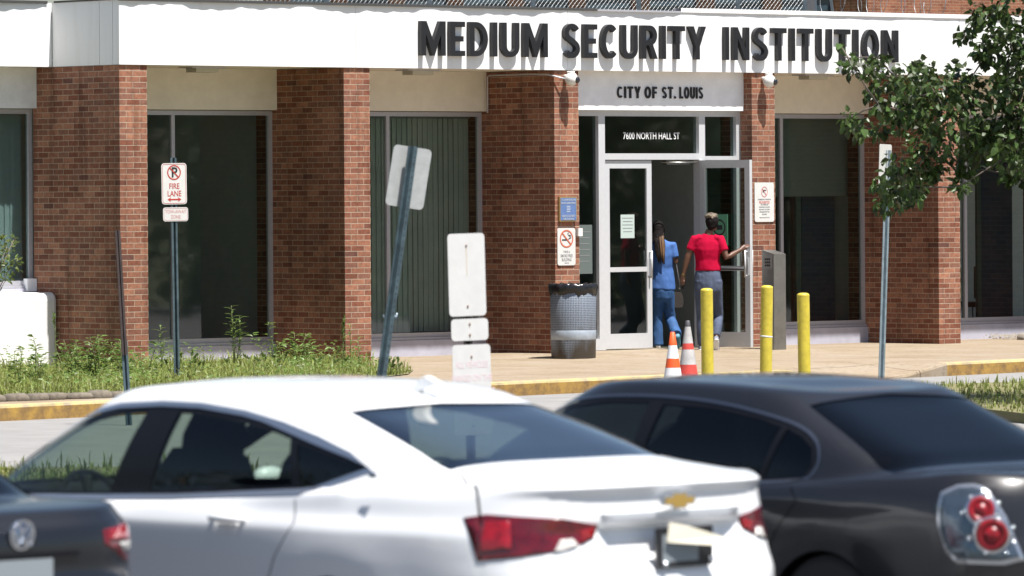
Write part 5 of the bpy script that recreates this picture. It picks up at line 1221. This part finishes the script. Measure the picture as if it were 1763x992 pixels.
def chaikin(P):
    out = []
    for a, c in zip(P, list(P[1:])+[P[0]]): out += [(a[0]*.75+c[0]*.25, a[1]*.75+c[1]*.25), (a[0]*.25+c[0]*.75, a[1]*.25+c[1]*.75)]
    return out
dlo2 = chaikin(chaikin(dlo2))
S2 = dict(rings=body_rings(alt), sub=5, paint=BPAINT, w=.895, axles=(1.06, 3.86), belt=.98, cabin=(.74, 3.95), shelf=1.02, dash=3.5, fseat=2.55, rseat=1.62, dlo=dlo2, surround=grow(dlo2, .013), surround_mat=mat('dark_satin_trim', (.17, .19, .23), .3, .9), side_glass=CARGLASSD, rear_glass=CARGLASSD,
    glass=[[(2.52, .985), (3.55, .962), (3.72, .978), (3.74, 1.01), (3.54, 1.118), (3.31, 1.222), (3.06, 1.295), (2.78, 1.325), (2.47, 1.33)], [(1.60, .998), (2.44, .982), (2.37, 1.325), (2.0, 1.31), (1.68, 1.268), (1.53, 1.235)], [(1.275, 1.06), (1.32, 1.005), (1.565, .998), (1.49, 1.228), (1.38, 1.19), (1.30, 1.14)]],
    gaps=[[(1.29, .965), (1.298, .965), (1.24, .90), (1.232, .90)], [(1.232, .90), (1.240, .90), (1.36, .76), (1.352, .76)], [(1.352, .76), (1.36, .76), (1.52, .42), (1.512, .42)], [(2.52, .93), (2.528, .93), (2.56, .40), (2.552, .40)]])
S2['rear'] = rear_common([(.755, .66, 1.065), (.755, -.66, 1.065), (1.45, -.55, 1.345), (1.50, 0, 1.365), (1.45, .55, 1.345)], [(3.97, .68, .968), (3.97, -.68, .968), (3.17, -.52, 1.355), (3.17, .52, 1.355)])
lp2 = [(.36, .86, .90), (.34, .86, .965), (.26, .835, 1.00), (.22, .76, 1.005), (.20, .685, .985), (.16, .60, .86), (.14, .485, .66), (.17, .60, .640), (.23, .875, .645), (.30, .875, .70), (.345, .875, .80)]
S2['rear'] += lampcut(lp2, 40, d=(.62, -.78, 0)) 
def inset(P, k): c = sum((Vector(p) for p in P), Vector())/len(P); return [tuple(c+(Vector(p)-c)*k) for p in P]
S2['rear'] += lampcut(inset(lp2, .90), 41, d=(.62, -.78, 0), base=(40,))
S2['parts'] = {40: ('tail_light', CLEARL, .004, True), 41: ('lens', LENSG, .009, True)}
c2 = place('charcoal_sedan', (2.8, 26.1), 42, -.33, 'charcoal sedan with tinted windows and clear tail lights with round red lamps')
build_car(c2, S2)
for s in (1, -1):
    for (x, y, z, r_) in ((.165, .765, .905, .062), (.125, .742, .775, .075)):
        dn = Vector((-.80, .60*s, .05)).normalized(); c = Vector((x, y*s, z))
        vs_ = [v for o_ in c2.children if o_.name.startswith('tail_light') for l_ in [o_]+[k_ for k_ in bpy.data.objects if k_.parent == o_] for v in l_.data.vertices if v.co.y*s > 0 and v.normal.dot(dn) > .3]
        vn = min(vs_, key=lambda q: ((q.co-c)-dn*(q.co-c).dot(dn)).length); dn = (dn*.35+vn.normal*.65).normalized(); c = c+dn*((vn.co-c).dot(dn)+.006); M = dn.to_track_quat('Z', 'Y').to_matrix().to_4x4()
        b = MB(); b.lathe([(r_, -.05), (r_, .014), (r_*.94, .018), (r_*.58, .020), (r_*.56, .014), (r_*.52, .014), (r_*.5, .022), (0, .024)], 24, M=M, c=c); q = b.build('red_lamp', REDLAMP, c2)
        b = MB(); b.lathe([(r_*1.0, .012), (r_*1.14, .014), (r_*1.16, .006), (r_*1.16, -.05)], 24, M=M, c=c); b.build('lamp_ring', CHROME, q)
        b = MB()
        for a in (20, 75, 130, 190, 250, 310): b.ball(c+M.to_3x3() @ Vector((r_*(1.28+.12*math.sin(a))*math.cos(R(a)), r_*(1.28+.12*math.sin(a))*math.sin(R(a)), .016)), .010, 8)
        b.build('glint_ball', CHROME, q)  # small chrome balls added around the lamp to catch sun glints
handle(c2, 1.62, .885, .84, BPAINT); handle(c2, 2.75, .885, .83, BPAINT); mirror_part(c2, 3.62, .86, .99, BPAINT)

# blue-black saloon at the left edge --------------------------------------------
zt3 = interp([(.0, .985), (.3, 1.00), (.8, 1.01), (1.3, .99), (2.2, .965), (3.2, .93), (3.7, .90), (4.2, .82), (4.6, .70)])
zd3 = interp([(.0, 1.005), (.12, 1.015), (.4, 1.035), (.7, 1.045), (1.0, 1.02), (1.3, .995), (2.2, .97), (3.2, .935), (3.5, .955), (4.1, .86), (4.6, .72)])
zg3 = interp([(.66, 1.05), (1.0, 1.022), (1.3, .997), (2.2, .972), (3.2, .938), (3.5, .965)])
za3 = interp([(1.35, 1.34), (1.6, 1.37), (2.0, 1.39), (2.4, 1.395), (2.75, 1.38), (2.9, 1.355)])
zb3 = interp([(1.45, 1.37), (1.8, 1.415), (2.3, 1.435), (2.6, 1.425), (2.9, 1.385)])
vw = dict(L=4.63, w=.89, n=5.0, b1=.0, green=(.68, 1.40, 3.52, 2.75, .785, .61, zg3, za3),
    mid=[(.035, 4.6, .89, 5, 3.4, lambda x, y: min(.76, zt3(x)-.12), 0), (.030, 4.58, .885, 5, 3.4, lambda x, y: min(.86, zt3(x)-.09), 0), (.045, 4.56, .872, 5, 3.4, lambda x, y: min(.94, zt3(x)-.04), 0), (.075, 4.52, .845, 5, 3.4, lambda x, y: zt3(x)-.008, 0), (.105, 4.46, .825, 5, 3.5, lambda x, y: deckz(zd3, zt3, x, y, .79), 0), (.36, 4.0, .805, 5.2, 3.8, lambda x, y: deckz(zd3, zt3, x, y, .78), 0)],
    roof=[(1.46, 2.71, .57, 4.5, 4, lambda x, y: za3(x)+.025, 0), (1.63, 2.6, .46, 4, 3.6, lambda x, y: zb3(x)+.0, 0), (1.85, 2.45, .26, 3, 3, lambda x, y: zb3(x)+.014, 0), (2.05, 2.3, .05, 2.5, 2.5, lambda x, y: zb3(x)+.018, 0)])
dlo3 = [(1.10, 1.06), (1.30, .99), (2.2, .97), (3.2, .945), (3.42, .965), (3.45, 1.02), (3.25, 1.15), (3.0, 1.255), (2.7, 1.325), (2.4, 1.345), (2.0, 1.33), (1.65, 1.28), (1.35, 1.20)]
S3 = dict(rings=body_rings(vw), sub=5, paint=NPAINT, w=.89, axles=(1.02, 3.67), belt=.98, cabin=(.68, 3.5), shelf=1.01, dash=2.8, fseat=2.05, rseat=1.36, dlo=dlo3, surround=None, surround_mat=None, side_glass=CARGLASSD, rear_glass=CARGLASSD,
    glass=[[(2.45, .99), (3.2, .965), (3.38, .985), (3.2, 1.14), (2.95, 1.245), (2.42, 1.32)], [(1.55, 1.0), (2.38, .985), (2.34, 1.32), (2.0, 1.308), (1.5, 1.225)]], gaps=[[(2.42, .93), (2.428, .93), (2.46, .40), (2.452, .40)]])
S3['rear'] = rear_common([(.70, .67, 1.053), (.70, -.67, 1.053), (1.40, -.55, 1.34), (1.45, 0, 1.36), (1.40, .55, 1.34)], [(3.50, .68, .975), (3.50, -.68, .975), (2.77, -.54, 1.37), (2.77, .54, 1.37)])
lp3 = [(.42, .87, .965), (.30, .865, .978), (.12, .62, .945), (.09, .43, .935), (.08, .43, .865), (.10, .58, .80), (.20, .85, .745), (.36, .90, .75)]
S3['rear'] += lampcut(lp3, 40) + lampcut([(.36, .90, .868), (.12, .62, .868), (.11, .52, .868), (.11, .56, .835), (.20, .86, .832), (.36, .90, .832)], 42, base=(40,)) + lampcut([(.34, .89, .945), (.12, .62, .935), (.10, .45, .925), (.10, .45, .880), (.12, .62, .875), (.34, .90, .875)], 41, base=(40,))
S3['parts'] = {40: ('tail_light', REDL, .004, True), 41: ('brake_lens', REDB, .009, True), 42: ('reverse_lens', PINKW, .009, True)}
c3 = place('dark_blue_sedan', (-2.0, 23.2), 43, -.30, 'blue black sedan cut by the left edge with round chrome badge on its boot')
build_car(c3, S3)
Mr = Matrix.Translation((.040, 0, .93)) @ Matrix.Rotation(R(-90), 4, 'Z') @ Matrix.Rotation(R(8), 4, 'X')
b = MB(); b.lathe([(.0, .0), (.060, .004), (.062, .012), (.0, .016)], 28, M=Mr @ Matrix.Rotation(R(90), 4, 'X')); bdg = b.build('badge', mat('badge_blue', (.34, .42, .55), .22, .85), c3)
b = MB(); b.curve(ringc(.063, .010), .008, Mr @ Matrix.Translation((0, -.018, 0)) @ Mz)
for P in ([(-.026, .050), (0, .006), (.026, .050)], [(-.052, .026), (-.022, -.046), (0, -.002), (.022, -.046), (.052, .026)]):
    for a, c in zip(P, P[1:]): b.curve([bar2(a, c, .010)], .006, Mr @ Matrix.Translation((0, -.018-rnd.random()*.001, 0)) @ Mz)
b.ball(Mr @ Vector((-.045, -.022, .035)), .011, 8); b.ball(Mr @ Vector((.045, -.022, -.040)), .009, 8); b.build('emblem', CHROME, bdg)
Mr = Matrix.Translation((.035, .0, .755)) @ Matrix.Rotation(R(-90), 4, 'Z')
b = MB(); b.box((-.30, -.012, .075), (.30, -.002, .095), M=Mr); b.build('lid_recess', TRIM, c3)
b = MB(); b.box((-.155, -.02, -.08), (.155, -.008, .07), M=Mr); b.build('number_plate', PLATEM, c3)

# ------------------------------------------------------------------ people
def voxel(mb, name, m, parent, vox=.008, smooth=6, noise=0.0, ns=18.0):
    """joins overlapping closed shapes into one continuous skin"""
    me = bpy.data.meshes.new('t'); me.from_pydata(mb.v, [], mb.f); me.update(); ob = bpy.data.objects.new('t', me); col.objects.link(ob)
    rm = ob.modifiers.new('r', 'REMESH'); rm.mode = 'VOXEL'; rm.voxel_size = vox; rm.use_smooth_shade = True
    if smooth: sm_ = ob.modifiers.new('s', 'SMOOTH'); sm_.iterations = smooth; sm_.factor = .5
    dg = bpy.context.evaluated_depsgraph_get(); dg.update(); out = bpy.data.meshes.new_from_object(ob.evaluated_get(dg)); bpy.data.objects.remove(ob)
    if noise:
        from mathutils import noise as nz
        for v in out.vertices:
            c = v.co; k = nz.noise(Vector((c.x*ns*1.3, c.y*ns, c.z*ns*.55)))+.5*nz.noise(Vector((c.x*ns*2.5+9, c.y*ns*2, c.z*ns*1.4)))
            v.co = c+v.normal*k*noise
    for p in out.polygons: p.use_smooth = True
    out.name = name; out.materials.clear(); out.materials.append(m); o = bpy.data.objects.new(name, out); col.objects.link(o); o.parent = parent; return o
def limb(b, pts, n=14):
    """pts: (x, y, z, rx, ry) sections; a closed tapered tube with elliptical sections"""
    P = [Vector(p[:3]) for p in pts]; vs = []; k = len(P)
    for i, p in enumerate(P):
        t = (P[min(i+1, k-1)]-P[max(i-1, 0)]).normalized(); a = Vector((0, 1, 0)).cross(t)
        if a.length < .2: a = Vector((1, 0, 0))
        a.normalize(); c = t.cross(a).normalized(); rx, ry = pts[i][3], pts[i][4]
        for j in range(n): w = 6.2832*j/n; vs.append(p+a*math.cos(w)*rx+c*math.sin(w)*ry)
    fs = [(i*n+j, i*n+(j+1) % n, (i+1)*n+(j+1) % n, (i+1)*n+j) for i in range(k-1) for j in range(n)]+[tuple(reversed(range(n))), tuple((k-1)*n+j for j in range(n))]
    b.add(vs, fs)
def hand(b, w, d, up, s=1.0, curl=.5, side=1):
    """palm, four unequal curled fingers and a thumb leaving the side of the palm; w = wrist, d = pointing direction, up = back of the hand"""
    d = Vector(d).normalized(); up = Vector(up); sd = d.cross(up).normalized()*side; up = (sd*side).cross(d).normalized(); w = Vector(w)
    limb(b, [(*w, .026*s, .022*s), (*(w+d*.03*s), .034*s, .020*s), (*(w+d*.085*s), .040*s, .016*s)], 10)
    for i, (o, L_) in enumerate(((-.030, .066), (-.010, .076), (.010, .072), (.029, .056))):
        p = w+d*.080*s+sd*o*s; q = p+d*L_*.45*s-up*L_*.10*curl*s; r_ = q+(d*(1-.5*curl)-up*curl).normalized()*L_*.33*s; t_ = r_+(d*(1-.9*curl)-up*curl*1.4).normalized()*L_*.25*s
        b.tube([p-d*.012, p, q, r_, t_], [.0095*s, .0095*s, .009*s, .008*s, .006*s], 8)
    p = w+d*.025*s-sd*.030*s; q = p-sd*.026*s+d*.022*s-up*.008*s; r_ = q-sd*.008*s+d*.030*s-up*.008*s; b.tube([p+sd*.01, p, q, r_], [.013*s, .012*s, .010*s, .007*s], 8)
def shoe(b, heel, toe, w=.045, h=.075):
    heel, toe = Vector(heel), Vector(toe); L_ = (toe-heel)
    limb(b, [(*(heel-L_*.08+Vector((0, 0, .02))), .028, .025), (*(heel+L_*.10+Vector((0, 0, .035))), .036, .042), (*(heel+L_*.35+Vector((0, 0, .035))), .038, .040), (*(heel+L_*.70+Vector((0, 0, .018))), .046, .028), (*(heel+L_*.95+Vector((0, 0, .010))), .036, .018), (*(heel+L_*1.04+Vector((0, 0, .010))), .018, .010)], 12)
def face(b, c, r, yaw):
    """nose, brow, lips, chin and ears added on a head that looks along yaw (0 = away from the viewer)"""
    f = Vector((math.sin(yaw), math.cos(yaw), 0)); s = Vector((f.y, -f.x, 0)); c = Vector(c)
    b.ball(c+f*r*.98+Vector((0, 0, -.02)), (.014, .014, .022), 8); b.ball(c+f*r*.90+Vector((0, 0, -.058)), (.024, .012, .010), 8); b.ball(c+f*r*.72+Vector((0, 0, -.092)), (.032, .030, .026), 8)
    for k in (-1, 1):
        b.ball(c+f*r*.90+s*.030*k+Vector((0, 0, .020)), (.018, .010, .008), 8); b.ball(c+s*.074*k+Vector((0, 0, -.012)), (.012, .022, .032), 8)
def eyes(root, c, r, yaw):
    f = Vector((math.sin(yaw), math.cos(yaw), 0)); s = Vector((f.y, -f.x, 0)); c = Vector(c)
    for k in (-1, 1):
        b = MB(); b.ball(c+f*r*.885+s*.030*k+Vector((0, 0, .004)), (.011, .009, .007), 8); b.build('eye', mat('eye_white', (.6, .6, .58), .3) if 'eye_white' not in bpy.data.materials else bpy.data.materials['eye_white'], root)
SKIN = mat('brown_skin', (.105, .048, .028), .45, noise=.08, nscale=10); SKIN2 = mat('deep_brown_skin', (.075, .034, .022), .45, noise=.08, nscale=10)
REDTEE = mat('crimson_jersey', (.36, .003, .030), .9, bump=.5, bscale=16, spec=.1); BLUEJ = mat('faded_navy_jeans', (.050, .066, .110), .85, noise=.3, nscale=6, bump=.2, bscale=300)
SCRUB = mat('blue_scrub_top', (.040, .115, .33), .8, bump=.5, bscale=15); SCRUBP = mat('blue_scrub_trousers', (.020, .075, .20), .8, noise=.2)
HAIRD = mat('dark_hair', (.008, .006, .006), .8, bump=.4, bscale=160, spec=.15); HAIRB = mat('frosted_blonde_hair', (.22, .175, .12), .7, c2=(.02, .015, .012), nscale=30, bump=.8, bscale=140); BRAIDG = mat('golden_braids', (.13, .065, .025), .7, noise=.3); BRAIDD = mat('dark_braids', (.018, .012, .009), .75, spec=.25)
SHOEG = mat('grey_trainer', (.16, .18, .23), .7); SOLEW = mat('white_sole', (.72, .71, .68), .6); SHOET = mat('teal_shoe', (.06, .20, .26), .6); WATCH = mat('bracelet', (.20, .14, .05), .3, .8); PHONE = mat('dark_phone', (.02, .02, .02), .2)

Y1 = 72.15; px0 = 1217.0
def J(px, py, Yr=Y1): p = at(px, py, Yr); return p
base = at(px0, 604, Y1); GZ = .03
root = empty('person', (base.x, Y1, GZ), 0, 'person in red T-shirt and jeans seen from behind, pushing the open door', 'person'); ro = root.location.copy()
def Q(px, py, dy=0.0): return at(px, py, Y1+dy)-ro
b = MB()
hc = Q(1226, 382, .02); limb(b, [(*Q(1222, 396, .0), .05, .055), (*Q(1219, 407, .0), .056, .06), (*Q(1217, 414, 0), .09, .07)])
b.ball(hc, (.074, .092, .105), 18); b.ball(hc+Vector((.005, .035, -.055)), (.055, .055, .055), 14); face(b, hc, .092, .5)
limb(b, [(*Q(1218, 407), .08, .055), (*Q(1218, 416), .140, .08), (*Q(1218, 428), .150, .10), (*Q(1218, 448), .135, .095), (*Q(1218, 466), .150, .105), (*Q(1219, 482), .165, .12), (*Q(1219, 500), .155, .12)], 18)
sl_, el_, wl_ = Q(1196, 411, .0), Q(1184, 443, -.02), Q(1176, 474, .0)
limb(b, [(*Q(1206, 414), .05, .05), (*sl_, .048, .048), (*sl_.lerp(el_, .5), .047, .046), (*el_, .038, .038), (*el_.lerp(wl_, .3), .038, .036), (*wl_, .024, .023)])
hand(b, wl_, (-.12, .10, -1), (-.7, -.7, 0), 1.0, .75, -1)
sr_, er_, wr_ = Q(1240, 411, .0), Q(1251, 444, -.08), Q(1275, 430, .05)
limb(b, [(*Q(1230, 414), .05, .05), (*sr_, .048, .048), (*sr_.lerp(er_, .5), .047, .046), (*er_, .039, .039), (*er_.lerp(wr_, .35), .037, .036), (*wr_, .024, .023)])
hand(b, wr_, (.75, .35, .42), (-.25, -.65, .7), 1.0, .35, 1)
hl, kl, al = Q(1208, 497), Q(1207, 548, .03), Q(1208, 594, .02)
hr, kr, ar = Q(1231, 497), Q(1237, 546, .12), Q(1233, 582, -.16)
for h_, k_, a_ in ((hl, kl, al), (hr, kr, ar)):
    limb(b, [(*(h_+Vector((0, 0, .08))), .09, .10), (*h_, .086, .095), (*h_.lerp(k_, .55), .066, .070), (*k_, .050, .054), (*k_.lerp(a_, .35), .050, .055), (*a_, .033, .036)])
limb(b, [(*al, .034, .036), (*(al+Vector((0, .03, -.05))), .035, .045), (*(al+Vector((0, .12, -.055))), .035, .02)]); limb(b, [(*ar, .034, .036), (*(ar+Vector((0, .03, -.05))), .03, .035), (*(ar+Vector((0, .08, -.13))), .03, .02)])
voxel(b, 'body', SKIN, root, .0085, 2); eyes(root, hc, .092, .5)
b = MB()                                                    # T-shirt
limb(b, [(*Q(1219, 403), .062, .062), (*Q(1218, 409), .105, .080), (*Q(1218, 416), .160, .100), (*Q(1218, 430), .172, .120), (*Q(1218, 448), .152, .112), (*Q(1219, 460), .166, .120), (*Q(1219, 466.5), .172, .126)], 22)
for s_, e_, t_ in ((sl_, el_, .62), (sr_, er_, .66)): limb(b, [(*(s_.lerp(Q(1218, 409), .5)), .055, .068), (*(s_+Vector((0, 0, -.012))), .060, .066), (*s_.lerp(e_, .35), .060, .062), (*s_.lerp(e_, t_), .062, .062)])
voxel(b, 'shirt', REDTEE, root, .0105, 4, .010, 9)
b = MB()                                                    # jeans
limb(b, [(*Q(1219, 463), .150, .110), (*Q(1219, 474), .172, .128), (*Q(1219, 488), .184, .140), (*Q(1219, 502), .172, .134), (*Q(1219, 508), .10, .10)], 22)
for h_, k_, a_, e in ((hl, kl, al, 1), (hr, kr, ar, .94)):
    limb(b, [(*(h_+Vector((0, 0, .10))), .098, .118), (*h_, .097, .112), (*h_.lerp(k_, .5), .078, .085), (*k_, .062, .066), (*k_.lerp(a_, .4), .062, .068), (*k_.lerp(a_, e), .050, .054)])
voxel(b, 'jeans', BLUEJ, root, .0105, 4, .005, 14)
b = MB(); b.ball(hc+Vector((-.004, -.014, .006)), (.086, .098, .100), 16); b.ball(hc+Vector((-.008, -.045, -.045)), (.066, .058, .055), 14); voxel(b, 'hair', HAIRD, root, .006, 2, .004, 40)
b = MB(); b.ball(hc+Vector((-.012, .0, .060)), (.084, .100, .058), 14)
for k in range(16): b.ball(hc+Vector((rnd.uniform(-.075, .065), rnd.uniform(-.095, .05), rnd.uniform(.035, .088))), (rnd.uniform(.015, .026),)*3, 8)
voxel(b, 'frosted_hair', HAIRB, root, .005, 1, .006, 45)
b = MB(); shoe(b, ar+Vector((0, -.035, -.025)), ar+Vector((0, .06, -.215))); o = voxel(b, 'shoe', SHOEG, root, .006, 2)
b = MB(); h0 = ar+Vector((0, -.062, -.035)); t0 = ar+Vector((0, .035, -.235)); limb(b, [(*h0.lerp(t0, -.12), .028, .008), (*h0.lerp(t0, .1), .038, .012), (*h0.lerp(t0, .4), .035, .012), (*h0.lerp(t0, .75), .046, .012), (*h0.lerp(t0, 1.05), .03, .008)], 12); voxel(b, 'shoe_sole', SOLEW, o, .005, 1)
b = MB(); shoe(b, (al.x, al.y-.05, -.01), (al.x, al.y+.17, -.01)); o = voxel(b, 'shoe', SHOEG, root, .006, 2)
b = MB(); limb(b, [(al.x, al.y-.085, .006, .03, .014), (al.x, al.y-.04, .006, .04, .014), (al.x, al.y+.12, .006, .048, .014), (al.x, al.y+.20, .006, .025, .014)], 12); voxel(b, 'shoe_sole', SOLEW, o, .005, 1)
b = MB(); M = (wl_-el_).to_track_quat('Z', 'Y').to_matrix().to_4x4(); b.lathe([(.026, -.012), (.030, -.006), (.030, .006), (.026, .012)], 16, M=M, c=wl_.lerp(el_, .04)); b.build('bracelet', WATCH, root)
ph = MB(); Mp = Matrix.Translation(ro+wl_+Vector((.012, .02, -.105))) @ Matrix.Rotation(R(10), 4, 'Y') @ Matrix.Rotation(R(35), 4, 'Z'); ph.box((-.006, -.034, -.07), (.006, .034, .07)); o = ph.build('phone', PHONE, None); o.matrix_world = Mp; tag(o, 'dark phone held low in the left hand of the person in red', 'phone')

Y2 = 72.95; base = at(1137, 600, Y2)
root = empty('person', (base.x, Y2, .035), 0, 'person with long golden braids in blue scrubs stepping inside the doorway', 'person'); ro = root.location.copy()
def Q(px, py, dy=0.0): return at(px, py, Y2+dy)-ro
b = MB(); hc = Q(1133, 396, .03)
limb(b, [(*Q(1134, 408), .048, .052), (*Q(1136, 418), .052, .056), (*Q(1138, 424), .09, .07)]); b.ball(hc, (.072, .09, .102), 18); b.ball(hc+Vector((0, .035, -.05)), (.055, .055, .055), 14); face(b, hc, .09, .1)
limb(b, [(*Q(1138, 416), .08, .06), (*Q(1138, 424), .150, .08), (*Q(1139, 440), .148, .10), (*Q(1139, 462), .125, .09), (*Q(1139, 480), .150, .11), (*Q(1139, 500), .155, .12)], 18)
sl_, el_, wl_ = Q(1120, 423), Q(1113, 455, -.02), Q(1112, 478, .12); sr_, er_, wr_ = Q(1157, 423), Q(1163, 452, -.02), Q(1161, 446, .22)
for s_, e_, w_, hd in ((sl_, el_, wl_, -1), (sr_, er_, wr_, 1)):
    limb(b, [(*s_.lerp(Q(1138, 423), .5), .055, .055), (*s_, .052, .052), (*s_.lerp(e_, .5), .044, .044), (*e_, .036, .036), (*e_.lerp(w_, .35), .035, .034), (*w_, .023, .022)]); hand(b, w_, w_-e_, (0, -.3, 1), .95, .7, hd)
hl, kl, al = Q(1130, 505), Q(1131, 552, .03), Q(1133, 592, .0); hr, kr, ar = Q(1149, 505), Q(1154, 550, .10), Q(1165, 577, -.22)
for h_, k_, a_ in ((hl, kl, al), (hr, kr, ar)): limb(b, [(*(h_+Vector((0, 0, .08))), .085, .095), (*h_, .08, .09), (*h_.lerp(k_, .55), .062, .066), (*k_, .048, .05), (*k_.lerp(a_, .35), .048, .052), (*a_, .032, .034)])
voxel(b, 'body', SKIN2, root, .009, 2); eyes(root, hc, .09, .1)
b = MB(); limb(b, [(*Q(1137, 414), .060, .060), (*Q(1138, 419), .11, .075), (*Q(1138, 425), .168, .095), (*Q(1139, 440), .166, .115), (*Q(1139, 462), .150, .108), (*Q(1139, 480), .172, .125), (*Q(1139, 499), .182, .135)], 22)
for s_, e_ in ((sl_, el_), (sr_, er_)): limb(b, [(*s_.lerp(Q(1138, 423), .45), .06, .066), (*s_, .066, .068), (*s_.lerp(e_, .4), .064, .064), (*s_.lerp(e_, .72), .064, .064)])
voxel(b, 'scrub_top', SCRUB, root, .0105, 4, .007, 10)
b = MB(); limb(b, [(*Q(1139, 490), .158, .118), (*Q(1139, 502), .168, .128), (*Q(1139, 514), .15, .12), (*Q(1139, 520), .09, .09)], 20)
for h_, k_, a_, e in ((hl, kl, al, 1.08), (hr, kr, ar, 1.0)): limb(b, [(*(h_+Vector((0, 0, .08))), .09, .105), (*h_, .09, .10), (*h_.lerp(k_, .5), .08, .085), (*k_, .072, .076), (*k_.lerp(a_, .5), .07, .074), (*k_.lerp(a_, e), .072, .076)])
voxel(b, 'scrub_trousers', SCRUBP, root, .0105, 4, .006, 12)
b = MB(); b.ball(hc+Vector((0, -.012, .012)), (.088, .10, .105), 16); limb(b, [(*(hc+Vector((0, -.05, .02))), .07, .05), (*Q(1134, 420, -.11), .06, .035), (*Q(1135, 436, -.135), .05, .02)]); voxel(b, 'hair', HAIRD, root, .006, 2, .005, 45)
for nm_, cnt, bm_ in (('braids', 17, BRAIDD), ('golden_braids', 6, BRAIDG)):
    b = MB()
    for k in range(cnt):
        x0 = rnd.uniform(-.065, .075) if cnt > 9 else rnd.uniform(.0, .07); L_ = rnd.uniform(.75, 1.0); p0 = hc+Vector((x0*.8, -.085+abs(x0)*.3, -.02)); p1 = Q(1135+x0*130, 424, -.145+abs(x0)*.35-(.012 if cnt < 9 else 0)); p2 = Q(1139+x0*70, 424+32*L_, -.150)
        b.tube([p0, p0.lerp(p1, .5)+Vector((0, -.02, 0)), p1, p1.lerp(p2, .5)+Vector((rnd.uniform(-.01, .01), -.006, 0)), p2], [.010, .010, .010, .009, .004], 6)
    b.build(nm_, bm_, root)
b = MB(); shoe(b, (al.x, al.y-.04, -.01), (al.x+.005, al.y+.17, -.01)); voxel(b, 'shoe', SOLEW, root, .006, 2)
b = MB(); shoe(b, ar+Vector((.01, -.02, -.03)), ar+Vector((.01, .07, -.18))); voxel(b, 'shoe', SHOET, root, .006, 2)

# handbag hanging from the right hand of the person in blue
p = at(1163, 528, 73.05); hz = at(1161, 452, 73.05).z; root = empty('handbag', (p.x, p.y, p.z), R(12), 'dark woven handbag hanging beside the person in blue scrubs', 'bag'); hz -= p.z
b = MB(); b.prism([(-.085, .0), (-.06, -.012), (.06, -.012), (.085, 0), (.10, .06), (.085, .15), (.06, .185), (-.06, .185), (-.085, .15), (-.10, .06)], -.045, .045); b.build('pouch', mat('woven_bag', (.018, .014, .012), .85, c2=(.040, .031, .025), nscale=60), root)
b = MB(); b.tube([(-.06, 0, .17), (-.055, 0, .30), (-.012, 0, hz), (.012, 0, hz), (.055, 0, .30), (.06, 0, .17)], .006, 6); b.build('handle', INTD, root)
